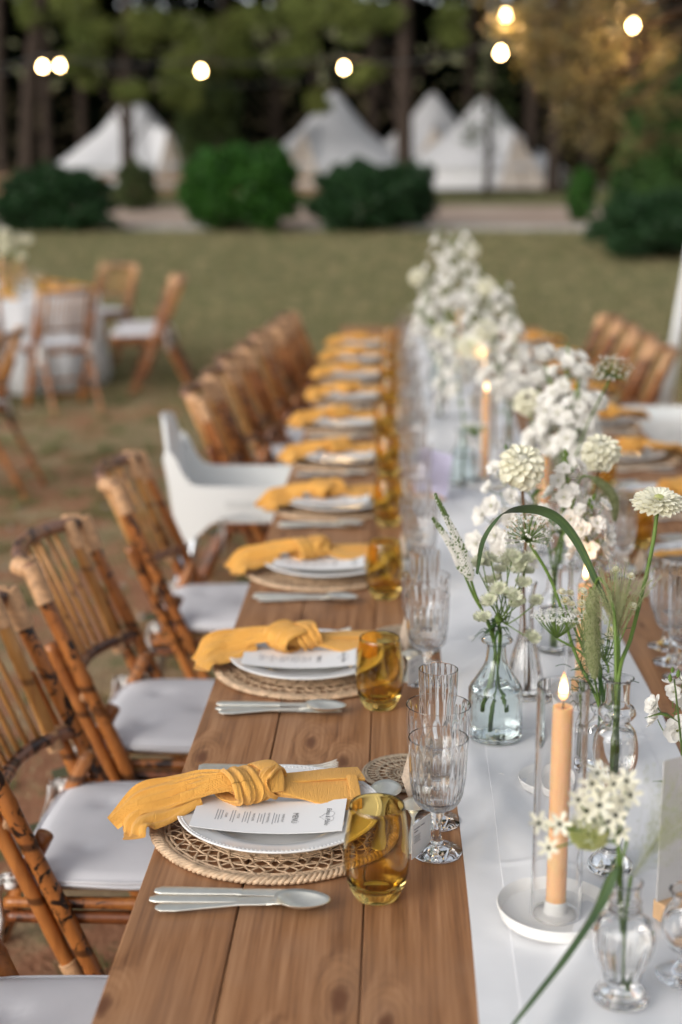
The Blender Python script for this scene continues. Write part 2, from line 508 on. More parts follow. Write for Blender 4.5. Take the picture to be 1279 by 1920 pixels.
def candle_mat():
    m, nt, b = mat('peach wax')
    b.inputs['Base Color'].default_value = (0.88, 0.53, 0.28, 1)
    b.inputs['Roughness'].default_value = 0.45
    b.inputs['Subsurface Weight'].default_value = 0.6
    b.inputs['Subsurface Radius'].default_value = (1.0, 0.45, 0.2)
    b.inputs['Subsurface Scale'].default_value = 0.012
    return m
M_WAX = candle_mat()
def emit(name, col, s):
    m = bpy.data.materials.new(name); m.use_nodes = True; nt = m.node_tree; nt.nodes.clear()
    e = nt.nodes.new('ShaderNodeEmission'); e.inputs[0].default_value = (*col, 1); e.inputs[1].default_value = s
    o = nt.nodes.new('ShaderNodeOutputMaterial'); L(nt, e.outputs[0], o.inputs[0]); return m
def flame_mat():
    m = bpy.data.materials.new('flame'); m.use_nodes = True; nt = m.node_tree; nt.nodes.clear()
    tc = nt.nodes.new('ShaderNodeTexCoord'); sp = nt.nodes.new('ShaderNodeSeparateXYZ'); L(nt, tc.outputs['Generated'], sp.inputs[0])
    c = ramp(nt, sp.outputs[2], [(0.0, (0.5, 0.25, 0.2)), (0.18, (1.0, 0.55, 0.2)), (0.45, (1.0, 0.80, 0.48)), (0.72, (1.0, 0.66, 0.26)), (1.0, (1.0, 0.30, 0.07))])
    st_ = ramp(nt, sp.outputs[2], [(0.0, (0.12,) * 3), (0.2, (0.55,) * 3), (0.5, (1.0,) * 3), (1.0, (0.25,) * 3)])
    e = nt.nodes.new('ShaderNodeEmission'); L(nt, c, e.inputs[0]); L(nt, math_(nt, 'MULTIPLY', st_, 5.0), e.inputs[1])
    o = nt.nodes.new('ShaderNodeOutputMaterial'); L(nt, e.outputs[0], o.inputs[0]); return m
M_FLAME = flame_mat()
M_BULB = emit('lit bulb', (1.0, 0.66, 0.30), 42.0)
M_WICK = simple('wick', (0.03, 0.02, 0.02), 0.9)
M_CABLE = simple('black cable', (0.015, 0.015, 0.015), 0.6)

# ================================================================== THE SETTING
rng = np.random.default_rng(7)
random.seed(11)

def gz(y, x=0.0):
    """height of the terrain: level by the tables, then rising gently to the camp"""
    t = max(0.0, y - 11.5)
    z = 0.056 * (math.sqrt(t * t + 1.0) - 1.0)
    if y > 60: z += (y - 60) * 0.10
    return z
def gz_np(y):
    t = np.maximum(0.0, y - 11.5)
    return 0.056 * (np.sqrt(t * t + 1.0) - 1.0) + np.maximum(0, y - 60) * 0.10

def ground_mat():
    m, nt, b = mat('dry lawn')
    geo = nt.nodes.new('ShaderNodeNewGeometry'); p = geo.outputs['Position']
    sx = nt.nodes.new('ShaderNodeSeparateXYZ'); L(nt, p, sx.inputs[0])
    n1 = noise(nt, p, 1.3, 5, 0.62, 0.8); n2 = noise(nt, p, 9.0, 4, 0.65); n3 = noise(nt, p, 60.0, 3, 0.6); n0 = noise(nt, p, 0.22, 2)
    dirt = ramp(nt, math_(nt, 'ADD', math_(nt, 'MULTIPLY', n2, 0.5), math_(nt, 'MULTIPLY', n3, 0.5)),
                [(0.3, (0.20, 0.090, 0.050)), (0.6, (0.40, 0.205, 0.120)), (0.85, (0.54, 0.35, 0.23))])
    dry = ramp(nt, n2, [(0.3, (0.26, 0.185, 0.11)), (0.7, (0.37, 0.275, 0.165))])
    green = ramp(nt, n3, [(0.3, (0.11, 0.115, 0.05)), (0.7, (0.22, 0.205, 0.10))])
    c = mixc(nt, ramp_f(nt, math_(nt, 'ADD', n1, math_(nt, 'MULTIPLY', ramp_f(nt, sx.outputs[1], 4.0, 16.0), 0.16)), 0.50, 0.60), dirt, dry)
    far = ramp_f(nt, sx.outputs[1], 5.0, 20.0)
    gm = math_(nt, 'ADD', n2, math_(nt, 'MULTIPLY', n0, 0.5)); gm = math_(nt, 'ADD', gm, math_(nt, 'MULTIPLY', far, 0.30))
    c = mixc(nt, ramp_f(nt, gm, 0.74, 0.90), c, green)
    L(nt, c, b.inputs['Base Color']); b.inputs['Roughness'].default_value = 0.95
    b.inputs['Specular IOR Level'].default_value = 0.1
    bump(nt, b, math_(nt, 'ADD', n3, n2), 0.7, 0.02)
    return m
def path_mat():
    m, nt, b = mat('pale gravel')
    geo = nt.nodes.new('ShaderNodeNewGeometry'); p = geo.outputs['Position']
    n1 = noise(nt, p, 0.6, 3); n2 = noise(nt, p, 40.0, 3)
    c = ramp(nt, math_(nt, 'ADD', math_(nt, 'MULTIPLY', n1, 0.6), math_(nt, 'MULTIPLY', n2, 0.4)), [(0.35, (0.33, 0.235, 0.18)), (0.65, (0.47, 0.37, 0.30))])
    L(nt, c, b.inputs['Base Color']); b.inputs['Roughness'].default_value = 0.95
    bump(nt, b, n2, 0.5, 0.01)
    return m
M_GROUND = ground_mat(); M_PATH = path_mat()
M_KERB = simple('pale concrete', (0.33, 0.32, 0.31), 0.9, var=0.15, vscale=8)
M_FORESTFLOOR = simple('pine needle floor', (0.085, 0.066, 0.036), 0.95, spec=0.0, var=0.4, vscale=2.0)

def sheet(name, xs, ys, dz, m, kind='structure', wob=None):
    vs = [(x, y, gz(y) + dz + (wob(x, y) if wob else 0)) for y in ys for x in xs]
    nx = len(xs)
    fs = [(j * nx + i, j * nx + i + 1, (j + 1) * nx + i + 1, (j + 1) * nx + i) for j in range(len(ys) - 1) for i in range(nx - 1)]
    mb = MB().add(vs, fs)
    o = mb.put(name, m); o['kind'] = kind
    return o
sheet('ground', list(np.linspace(-120, 120, 41)), [-30, 0, 6, 11, 11.5, 12, 12.5, 13, 14, 16, 20, 26, 32, 38, 44, 50, 60, 90, 200], 0, M_GROUND)
sheet('gravel_path', list(np.linspace(-60, 60, 31)), [26.6, 28, 30, 32.4], 0.012, M_PATH)
sheet('forest_floor', list(np.linspace(-60, 60, 31)), [40.0, 44, 50, 60, 90], 0.012, M_FORESTFLOOR)
kb = MB()
for i in range(60):
    kb.bevbox((-30 + i + 0.5, 26.4, gz(26.4) + 0.03), (0.985, 0.18, 0.12), 0.012)
tag(kb.put('path_kerb', M_KERB, smooth=False), kind='structure')

# grass: individual blades near the tables, thicker and greener further off
def grass(name, n, x0, x1, y0, y1, h0, h1, m, clumps, seed, keep=None):
    r = np.random.default_rng(seed)
    k = max(1, n // clumps)
    cx = r.uniform(x0, x1, k); cy = r.uniform(y0, y1, k)
    X = np.repeat(cx, clumps) + r.normal(0, 0.035, k * clumps); Yv = np.repeat(cy, clumps) + r.normal(0, 0.035, k * clumps)
    n = len(X); h = r.uniform(h0, h1, n); w = r.uniform(0.0015, 0.0035, n) * (1 + h * 6)
    a = r.uniform(0, 2 * PI, n); ln = r.uniform(0.1, 0.9, n) * h; b = r.uniform(0, 2 * PI, n)
    Z = gz_np(Yv)
    V = np.empty((n, 3, 3))
    V[:, 0] = np.stack([X - np.cos(a) * w, Yv - np.sin(a) * w, Z - 0.003], 1)
    V[:, 1] = np.stack([X + np.cos(a) * w, Yv + np.sin(a) * w, Z - 0.003], 1)
    V[:, 2] = np.stack([X + np.cos(b) * ln, Yv + np.sin(b) * ln, Z + h], 1)
    o = put(name, np_mesh(name, V.reshape(-1, 3), 3, m)); o['kind'] = 'stuff'
    return o
M_GRASS = leafy('green grass', (0.12, 0.135, 0.052), (0.22, 0.22, 0.095), 0.6, 0.25, 1.5)
M_DRYGRASS = leafy('dry grass', (0.33, 0.27, 0.15), (0.44, 0.36, 0.21), 0.7, 0.2, 1.5)
tag(grass('grass', 90000, -5.5, 4.0, 1.2, 12.0, 0.012, 0.055, M_GRASS, 60, 1), 'sparse green grass tufts on the bare ground by the tables', 'grass')
tag(grass('dry_grass', 90000, -6.0, 4.5, 1.2, 14.0, 0.01, 0.035, M_DRYGRASS, 14, 2), 'short dry grass between the tables', 'grass')
tag(grass('lawn_grass', 110000, -16, 12, 11.5, 26.3, 0.02, 0.09, M_GRASS, 8, 3), 'green lawn grass behind the tables', 'grass')
tag(grass('lawn_dry_grass', 160000, -16, 12, 11.0, 26.3, 0.02, 0.08, M_DRYGRASS, 8, 4), 'straw coloured grass on the far lawn', 'grass')

# small stones near the camera
st = MB(); r_ = random.Random(5)
for i in range(260):
    x = r_.uniform(-2.4, -0.3); y = r_.uniform(1.4, 7.0); s = r_.uniform(0.004, 0.016)
    st.lathe([(0, -s * .3), (s * .8, 0), (s * .6, s * .5), (0, s * .7)], 6, (x, y, 0), mod=lambda r, z, th, i_: r * (1 + 0.3 * math.sin(th * 2 + x * 50)))
tag(st.put('pebbles', M_KERB), 'small pale stones on the bare earth under the chairs', 'stones', kind='stuff')

# ================================================================== THE LONG TABLE
CX = 0.29
T_Y0, T_Y1 = 0.75, 8.75
edges = [-0.308, -0.180, -0.0285, 0.123, 0.2745, 0.426, 0.5775, 0.729, 0.888]
tbl = thing('dining_table', 'long brown stained pine table laid down its whole length', 'table', (CX, 4.6, 0))
for i in range(8):
    a, b_ = edges[i] + 0.0008, edges[i + 1] - 0.0008
    MB().bevbox((0, 0, 0), (b_ - a, T_Y1 - T_Y0 + (i % 3) * 0.002, 0.032), 0.0016).put('plank', M_TABLE, tbl, smooth=False,
        loc=((a + b_) / 2 - CX, (T_Y0 + T_Y1) / 2 - 4.6, 0.734 - (i % 2) * 0.0008))
for s in (-1, 1):
    MB().bevbox((0, 0, 0), (0.025, T_Y1 - T_Y0 - 0.2, 0.07), 0.002).put('apron', M_TABLE, tbl, smooth=False, loc=(s * 0.50, 0.15, 0.681))
for yy in (-3.5, -1.6, -1.1, 0.9, 1.4, 3.9):
    for s in (-1, 1):
        mb = MB(); mb.bevbox((0, 0, 0), (0.055, 0.055, 0.717), 0.003)
        mb.put('leg', M_TABLE, tbl, smooth=False, loc=(s * 0.44, yy, 0.3585))

TZ = 0.7505          # table top
# ------------------------------------------------------------------ runner
def wrinkle(x, y):
    a = 0.0058 * max(0.0, math.sin(26 * x + 2.2 * y + 1.4 * math.sin(3.3 * y))) ** 3 + 0.0052 * max(0.0, math.sin(13 * y - 19 * x + 2.0 * math.sin(9 * x + 1.1 * y))) ** 4
    for yc in (1.22, 1.66, 2.12, 2.58, 3.05, 3.5, 4.0, 4.5, 5.0, 5.5, 6.0):
        a += 0.0016 * math.exp(-((y - yc - 0.015 * math.sin(9 * x)) / 0.007) ** 2)
    return a + 0.0012 * math.sin(3.1 * y + 7 * x + 1.2 * math.sin(2.3 * y)) * math.sin(11 * x + 1.7 * y) + 0.0006 * math.sin(37 * x + 11 * y) - 0.0008
def runner(x0f, x1f, y0, y1, z, name, parent=None, amp=1.0, soft=0.25):
    ny, nx = 760, 44; vs = []; fs = []
    for lay in (0, 1):
        for j in range(ny):
            y = y0 + (y1 - y0) * j / (ny - 1)
            a, b = x0f(y), x1f(y)
            for i in range(nx):
                u = i / (nx - 1); x = a + (b - a) * u
                e = min(u, 1 - u) * nx
                w = max(0.0, wrinkle(x, y) + 0.0016) * amp * min(1.0, soft + e / 5)
                vs.append((x, y, z + (w + 0.0012 if lay else 0.0)))
    for lay in (0, 1):
        o = lay * nx * ny
        for j in range(ny - 1):
            for i in range(nx - 1):
                q = (o + j * nx + i, o + j * nx + i + 1, o + (j + 1) * nx + i + 1, o + (j + 1) * nx + i)
                fs.append(q if lay else q[::-1])
    o = nx * ny
    for j in range(ny - 1):
        fs.append((j * nx, o + j * nx, o + (j + 1) * nx, (j + 1) * nx))
        k = nx - 1
        fs.append((j * nx + k, (j + 1) * nx + k, o + (j + 1) * nx + k, o + j * nx + k))
    for i in range(nx - 1):
        fs.append((i, i + 1, o + i + 1, o + i)); k = (ny - 1) * nx
        fs.append((k + i, o + k + i, o + k + i + 1, k + i + 1))
    return MB().add(vs, fs).put(name, M_LINEN, parent, auto=35)
run = runner(lambda y: 0.086 + 0.006 * math.sin(1.1 * y) + 0.004 * y * 0.6 + 0.002 * math.sin(5 * y), lambda y: 0.452 + 0.010 * math.sin(0.9 * y + 2) + 0.003 * math.sin(6 * y),
             0.85, 8.7, TZ + 0.0003, 'table_runner')
tag(run, 'white linen runner lying along the middle of the long table', 'table runner')
run2 = runner(lambda y: 0.142 + 0.02 * (y - 1.4) + 0.006 * math.sin(2.3 * y), lambda y: 0.405 + 0.006 * math.sin(1.9 * y), 0.95, 2.35, TZ + 0.0003 + 0.0014, 'folded_cloth', soft=1.0)
run2['label'] = 'second white linen layer on the near end of the table runner'; run2['category'] = 'cloth'
RZ = TZ + 0.0038     # standing height on the runner
RZ2 = TZ + 0.0085

# ------------------------------------------------------------------ placemat
def oring(mb, r, w, h, z, n=96, wob=0.0, k=0):
    mb.lathe([(r - w, z), (r, z + h), (r + w, z), (r, z - h)], n, mod=(lambda rr, zz, th, i: rr + wob * math.sin(k * th)) if wob else None, close=True)
def make_placemat():
    t = thing('placemat', 'x', 'placemat')
    rim = MB()
    for s in range(3):                       # plaited rim: three strands winding round each other
        pts = []
        n = 330
        for i in range(n):
            th = 2 * PI * i / n; ph = th * 46 + s * 2 * PI / 3
            rr = 0.1655 + 0.0055 * math.cos(ph)
            pts.append((rr * math.cos(th), rr * math.sin(th), 0.0048 + 0.0022 * math.sin(ph)))
        pts.append(pts[0])
        rim.tube(pts, 0.0032, 5, cap=False)
    for rr in (0.157, 0.1525): oring(rim, rr, 0.0028, 0.0022, 0.0035, 110, 0.0006, 40)
    rim.put('rim', M_STRAW, t)
    wv = MB()
    for rr in (0.1465, 0.128, 0.1095, 0.104): oring(wv, rr, 0.0022, 0.0012, 0.0038, 96, 0.0006, 30)
    for fam in (1, -1):                      # two families of slanting straws make the six-sided holes
        K = 42
        for k in range(K):
            a0 = 2 * PI * k / K
            pts = []
            for q in range(7):
                u = q / 6; rr = 0.152 - 0.050 * u; th = a0 + fam * 0.33 * u
                pts.append((rr * math.cos(th), rr * math.sin(th), 0.0038 + 0.0014 * math.sin(u * 12 + k * PI)))
            wv.sweep(pts, None, lambda i, tt: [(-0.0019, 0), (0, 0.0007), (0.0019, 0), (0, -0.0007)])
    o = wv.put('openwork', M_STRAW, t)
    cn = MB()
    for i in range(22):
        oring(cn, 0.100 - i * 0.0044, 0.0023, 0.0016, 0.0034, 64, 0.0007, 26 - i)
    for k in range(36):
        a = 2 * PI * k / 36
        cn.sweep([(rr * math.cos(a), rr * math.sin(a), 0.0042 + 0.0012 * (i % 2)) for i, rr in enumerate(np.linspace(0.012, 0.102, 16))], None,
                 lambda i, tt: [(-0.0018, 0), (0, 0.0006), (0.0018, 0), (0, -0.0006)])
    cn.put('woven_centre', M_STRAW, t)
    return Proto(t)

def make_coaster():
    t = thing('coaster', 'x', 'coaster')
    mb = MB()
    for rr in (0.0675, 0.0635): oring(mb, rr, 0.0026, 0.0022, 0.003, 80, 0.0008, 44)
    mb.put('rim', M_SEAGRASS, t)
    lace = MB()
    for rr in (0.012, 0.017, 0.022, 0.034, 0.046, 0.0485): oring(lace, rr, 0.0018, 0.0014, 0.003, 60, 0.0007, 22)
    lace.lathe([(0.0, 0.004), (0.010, 0.0035), (0.010, 0.001), (0, 0.001)], 20)
    for K, r0, r1 in ((22, 0.022, 0.046), (40, 0.047, 0.064)):
        for k in range(K):
            a = 2 * PI * k / K
            for s in (-1, 1):
                pts = [((r0 + (r1 - r0) * u) * math.cos(a + s * (0.11 if K == 22 else 0.06) * math.sin(u * PI)), (r0 + (r1 - r0) * u) * math.sin(a + s * (0.11 if K == 22 else 0.06) * math.sin(u * PI)), 0.003 + 0.0008 * s) for u in (0, .25, .5, .75, 1)]
                lace.sweep(pts, None, lambda i, tt: [(-0.0012, 0), (0, 0.0008), (0.0012, 0), (0, -0.0008)])
    lace.put('lacework', M_SEAGRASS, t)
    return Proto(t)

def make_plate():
    prof = [(0, 0.004), (0.045, 0.004), (0.07, 0.0045), (0.088, 0.006), (0.097, 0.012), (0.104, 0.017), (0.118, 0.0195), (0.132, 0.021), (0.1365, 0.0225), (0.1385, 0.0232),
            (0.1398, 0.0222), (0.1390, 0.0205), (0.133, 0.0185), (0.118, 0.0165), (0.103, 0.0135), (0.092, 0.007), (0.080, 0.002), (0.078, 0.0), (0.072, 0.0), (0.070, 0.002), (0, 0.002)]
    t = thing('dinner_plate', 'x', 'plate')
    MB().lathe(prof, 96).put('dish', M_PLATE, t)
    bd = MB()                                # beaded rim
    for k in range(150):
        a = 2 * PI * k / 150; c = (0.1335 * math.cos(a), 0.1335 * math.sin(a), 0.0208)
        bd.lathe([(0.0023, 0), (0.0016, 0.0014), (0, 0.0020)], 6, c)
    bd.put('beading', M_PLATE, t)
    return Proto(t)

# ------------------------------------------------------------------ napkin with a knot
def cloth_sweep(mb, path, n, w, th, sides, pleats=6, amp=0.003, seed=0, lift=None):
    """a bunched strip of gauze: flattened section with running pleats"""
    P = spline(path, n); rr = random.Random(seed); ph = [rr.uniform(0, 6.28) for _ in range(12)]
    K = 44
    def prof(i, t):
        W = w(t); H = th(t); out = []
        for k in range(K):
            u = -math.cos(PI * k / K); e = math.sqrt(max(0.0, 1 - u ** 2))
            z = H * (e ** 0.8) + amp * min(1, e * 1.6) * (math.sin(pleats * u * 2.2 + ph[0] + 1.6 * math.sin(2.2 * t * 2 + ph[1])) + 0.65 * math.sin(pleats * 1.9 * u + ph[2] + 3.0 * t)
                                                       + 0.5 * math.sin(pleats * 4.1 * u + ph[3] - 3 * t) + 0.10 * math.sin(t * 34 + 3 * u + ph[5]))
            out.append((u * W * (1 + 0.02 * math.sin(t * 17 + ph[4])), z))
        for k in range(K):
            u = math.cos(PI * k / K); e = math.sqrt(max(0.0, 1 - u ** 2))
            out.append((u * W, -H * 0.35 * e))
        return out
    mb.sweep(P, sides, prof)

def make_napkin(seed, mirror=False):
    t = thing('napkin', 'x', 'napkin')
    r = random.Random(seed); j = lambda a: r.uniform(-a, a)
    kx, ky, kz = -0.026 + j(0.016), 0.012 + j(0.010), 0.033
    a = MB()
    cloth_sweep(a, [(kx + 0.02, ky, kz), (kx - 0.03, ky, kz + 0.002), (kx - 0.07, ky - 0.004 + j(.004), kz - 0.001), (kx - 0.11, ky - 0.014 + j(.006), kz - 0.007), (kx - 0.148, ky - 0.030, 0.020), (kx - 0.178 + j(.008), ky - 0.050, -0.004)],
                90, lambda u: 0.013 + 0.019 * math.sin(min(1, u * 1.7) * PI / 2) - 0.013 * max(0, (u - 0.80) / 0.20) ** 1.6, lambda u: 0.012 - 0.006 * u, [Vector((0.10, 1, 0.10 + 0.25 * (i / 89.0))).normalized() for i in range(90)], 8, 0.0026, seed)
    cloth_sweep(a, [(kx - 0.070, ky - 0.020, kz - 0.014), (kx - 0.11, ky - 0.042, kz - 0.022), (kx - 0.142, ky - 0.066, 0.008), (kx - 0.152 + j(.006), ky - 0.086, -0.007)],
                40, lambda u: 0.013 + 0.013 * math.sin(u * 2.5), lambda u: 0.008, [Vector((-0.35, 1, 0.30)).normalized()] * 40, 4, 0.0018, seed + 5)
    a.put('tail', M_NAPKIN, t, auto=70)
    b = MB()
    cloth_sweep(b, [(kx, ky, kz - 0.002), (kx + 0.035, ky + 0.004, kz - 0.002), (kx + 0.072, ky + 0.008 + j(.004), kz - 0.009), (kx + 0.108, ky + 0.010, kz - 0.014), (kx + 0.142 + j(.006), ky + 0.010, kz - 0.016)],
                80, lambda u: 0.012 + 0.028 * u ** 1.1, lambda u: 0.011 - 0.009 * u, [Vector((-0.20, 1, 0.36 - 0.1 * (i / 79.0))).normalized() for i in range(80)], 7, 0.0026, seed + 1)
    cloth_sweep(b, [(kx + 0.03, ky + 0.018, kz + 0.000), (kx + 0.07, ky + 0.030, kz - 0.002), (kx + 0.115, ky + 0.046 + j(.003), kz - 0.004), (kx + 0.152 + j(.005), ky + 0.058, kz - 0.008)],
                50, lambda u: 0.012 + 0.006 * u, lambda u: 0.008 - 0.004 * u, [Vector((-0.45, 1, 0.1)).normalized()] * 50, 4, 0.0020, seed + 8)
    b.put('tail', M_NAPKIN, t, auto=70)
    c = MB()
    cloth_sweep(c, [(kx + 0.136, ky + 0.040, kz - 0.004), (kx + 0.141, ky + 0.011, kz - 0.0135), (kx + 0.142, ky - 0.020, kz - 0.0245)], 30,
                lambda u: 0.0075, lambda u: 0.0028, [Vector((1, 0.05, -0.1)).normalized()] * 30, 2, 0.0006, seed + 2)
    c.put('hem', M_NAPKIN, t, auto=70)
    # the knot: two broad bands crossing over each other round the gathered middle
    k = MB()
    cloth_sweep(k, [(kx - 0.036, ky + 0.004, kz + 0.002), (kx - 0.018, ky + 0.002, kz + 0.003), (kx + 0.006, ky + 0.004, kz + 0.003), (kx + 0.040, ky + 0.010, kz + 0.001)],
                40, lambda u: 0.010 + 0.013 * math.sin(PI * u), lambda u: 0.008 + 0.012 * math.sin(PI * u), [Vector((0, 1, 0.1))] * 40, 7, 0.0026, seed + 11)
    def loop(cx, cy, cz, ry, rz_, tilt, w, th, sd, lean=0.0):
        n = 72; pts = []; sides = []
        for i in range(n + 1):
            q = 2 * PI * i / n + 2.4
            y = ry * math.cos(q); z = rz_ * math.sin(q)
            x = -tilt * y + lean * z + 0.003 * math.sin(2 * q)
            pts.append((cx + x, cy + y, cz + z)); sides.append(Vector((1, tilt * 0.85, -lean * 0.5)).normalized())
        rr = random.Random(sd); ph = rr.uniform(0, 6)
        K = 40
        def prof(i, tt):
            out = []; q = 2 * PI * tt + 2.4
            wv_ = w * (0.80 + 0.30 * max(0, math.sin(q - 0.5)) + 0.06 * math.sin(3 * q + ph))
            for kk in range(K):
                u = -math.cos(PI * kk / K); e = math.sqrt(max(0, 1 - u * u))
                z = th * e ** 0.6 + 0.0015 * min(1, 2 * e) * (math.sin(10 * u + 1.5 * math.sin(q) + ph) + 0.7 * math.sin(19 * u + 2 * math.sin(q + 1) + ph) + 0.5 * math.sin(31 * u + ph))
                out.append((u * wv_, -z))
            for kk in range(K):
                u = math.cos(PI * kk / K); e = math.sqrt(max(0, 1 - u * u)); out.append((u * wv_, th * 0.6 * e))
            return out
        k.sweep(pts, sides, prof, cap=False)
    s = -1 if mirror else 1
    loop(kx - 0.012, ky - 0.004, kz + 0.000, 0.025, 0.0185, 0.75 * s, 0.030, 0.0048, seed + 3, 0.30)
    loop(kx + 0.020, ky + 0.006, kz + 0.001, 0.022, 0.0170, -0.50 * s, 0.021, 0.0045, seed + 4, -0.25)
    cloth_sweep(k, [(kx - 0.006, ky + 0.028, kz + 0.008), (kx + 0.006, ky + 0.023, kz + 0.021), (kx + 0.020, ky + 0.010, kz + 0.024), (kx + 0.032, ky - 0.005, kz + 0.014), (kx + 0.037, ky - 0.017, kz - 0.004)],
                50, lambda u: 0.010 + 0.005 * math.sin(PI * u), lambda u: 0.0055, [Vector((0.9, 0.6, 0.0)).normalized()] * 50, 5, 0.0018, seed + 6)
    k.put('knot', M_NAPKIN, t, auto=70)
    return Proto(t)

# ------------------------------------------------------------------ menu card (print runs towards the chair)
def text_mesh(name, s, size, extrude=0.0, shear=0.0, align='CENTER'):
    cu = bpy.data.curves.new(name, 'FONT'); cu.body = s; cu.size = size; cu.align_x = align; cu.align_y = 'CENTER'
    cu.shear = shear; cu.resolution_u = 2; cu.extrude = extrude
    o = bpy.data.objects.new(name, cu); COL.objects.link(o)
    dg = bpy.context.evaluated_depsgraph_get(); me = bpy.data.meshes.new_from_object(o.evaluated_get(dg))
    bpy.data.objects.remove(o); bpy.data.curves.remove(cu)
    return me
def make_menu():
    t = thing('menu_card', 'x', 'menu card')
    Lx, Wy = 0.200, 0.098
    def h(x): return 0.0245 - 0.0075 * (1 - (x / 0.1) ** 2)      # the card sags into the plate
    vs = []; fs = []; n = 24
    for lay in (0, 1):
        for i in range(n + 1):
            x = -Lx / 2 + Lx * i / n
            for y in (-Wy / 2, Wy / 2): vs.append((x, y, h(x) + lay * 0.0006))
    o = 2 * (n + 1)
    for i in range(n):
        a = 2 * i
        fs += [(a, a + 1, a + 3, a + 2), (o + a, o + a + 2, o + a + 3, o + a + 1), (a, a + 2, o + a + 2, o + a), (a + 1, o + a + 1, o + a + 3, a + 3)]
    fs += [(0, o, o + 1, 1), (2 * n, 2 * n + 1, o + 2 * n + 1, o + 2 * n)]
    MB().add(vs, fs).put('card', M_PAPER, t, smooth=True, auto=30)
    def line(s, size, x, y=-0.004, m=M_INK, shear=0.0):
        me = text_mesh('print', s, size, 0, shear)
        for v in me.vertices:
            u, w = v.co.x, v.co.y            # text right -> -Y, text up -> +X
            X = x + w; v.co = (X, y - u, h(X) + 0.0011)
        me.materials.append(m)
        put('lettering', me, t)
    line('Elena & Pablo', 0.0095, 0.078, shear=0.35)
    hm = MB()
    pts = [(0.078 + 0.012 * (13 * math.cos(q) - 5 * math.cos(2 * q) - 2 * math.cos(3 * q) - math.cos(4 * q)) / 17, -0.004 + 0.015 * math.sin(q) ** 3) for q in np.linspace(0.25, 6.1, 40)]
    hm.tube([(x, y, h(x) + 0.0010) for x, y in pts], 0.00022, 4); hm.put('heart_line', M_INKPALE, t)
    line('MENÚ', 0.0115, 0.034)
    rr = random.Random(3)
    x = 0.018
    for head, k in (('PRIMER PLAT', 3), ('PLAT PRINCIPAL', 3), ('PRE-POSTRE', 3), ('POSTRE', 2), ('CELLER', 3)):
        line(head, 0.0042, x); x -= 0.0055
        lm = MB()
        for q in range(k):
            wl_ = rr.uniform(0.020, 0.034); y = -wl_ / 2
            while y < wl_ / 2:
                c = rr.uniform(0.001, 0.0042)
                lm.box((x, -0.004 - y - c / 2, h(x) + 0.00075), (0.0011, c, 0.0003)); y += c + 0.0009
            x -= 0.0036
        lm.put('small_print', M_INKPALE, t, smooth=False)
        x -= 0.0035
    return Proto(t)

# ------------------------------------------------------------------ cutlery (long axis = x, handle end at x=0)
def flat_sweep(mb, st, n=26, K=14):
    """st: list of (x, y, z, halfwidth, thickness)"""
    S = []
    for i in range(n):
        t = i / (n - 1) * (len(st) - 1); k = min(int(t), len(st) - 2); u = t - k; u = u * u * (3 - 2 * u)
        S.append([st[k][q] * (1 - u) + st[k + 1][q] * u for q in range(5)])
    def prof(i, t):
        w, th = S[i][3], S[i][4]
        return [(w * math.cos(2 * PI * k / K), th * .5 * math.sin(2 * PI * k / K)) for k in range(K)]
    mb.sweep([(s[0], s[1], s[2]) for s in S], Vector((0, 1, 0)), prof)
def handle(mb, L0, zt=0.0035, s=1.0):
    flat_sweep(mb, [(0, 0, zt, 0.004 * s, 0.002), (0.006, 0, zt, 0.0095 * s, 0.0034), (0.025, 0, zt, 0.0105 * s, 0.0036), (0.06, 0, zt + 0.001, 0.0065 * s, 0.0036), (0.10, 0, zt + 0.003, 0.0038 * s, 0.0036), (L0, 0, zt + 0.003, 0.0035 * s, 0.0034)])
def bowl(mb, x0, Lb, Wb, z0, depth):
    nr, na = 7, 28; vs = []; fs = []
    for lay in (0, 1):
        for i in range(nr + 1):
            r = i / nr
            for k in range(na):
                a = 2 * PI * k / na
                x = x0 + Lb / 2 + r * Lb / 2 * math.cos(a); y = r * Wb / 2 * math.sin(a) * (1 + 0.12 * math.cos(a) * -1)
                vs.append((x, y, z0 - depth * (1 - r ** 2) - (0.0011 if lay == 0 else 0) * (1 if r < 1 else 0.5) + 0.002 * (1 - math.cos(a)) * r))
    nn = (nr + 1) * na
    for lay in (0, 1):
        for i in range(nr):
            for k in range(na):
                l = (k + 1) % na; q = (lay * nn + i * na + k, lay * nn + i * na + l, lay * nn + (i + 1) * na + l, lay * nn + (i + 1) * na + k)
                fs.append(q if lay == 0 else q[::-1])
    for k in range(na):
        l = (k + 1) % na; fs.append((nr * na + k, nr * na + l, nn + nr * na + l, nn + nr * na + k))
    mb.add(vs, fs)
def make_spoon(s=1.0, name='spoon'):
    t = thing(name, 'x', 'spoon')
    mb = MB(); handle(mb, 0.135, s=1.0); flat_sweep(mb, [(0.132, 0, 0.0065, 0.0035, 0.0034), (0.142, 0, 0.0085, 0.006, 0.0022), (0.150, 0, 0.0105, 0.010, 0.0014)], 8)
    mb.put('handle', M_SILVER, t)
    mb = MB(); bowl(mb, 0.142, 0.068, 0.044, 0.0115, 0.0095); mb.put('bowl', M_SILVER, t)
    t.scale = (s, s, s)
    return Proto(t)
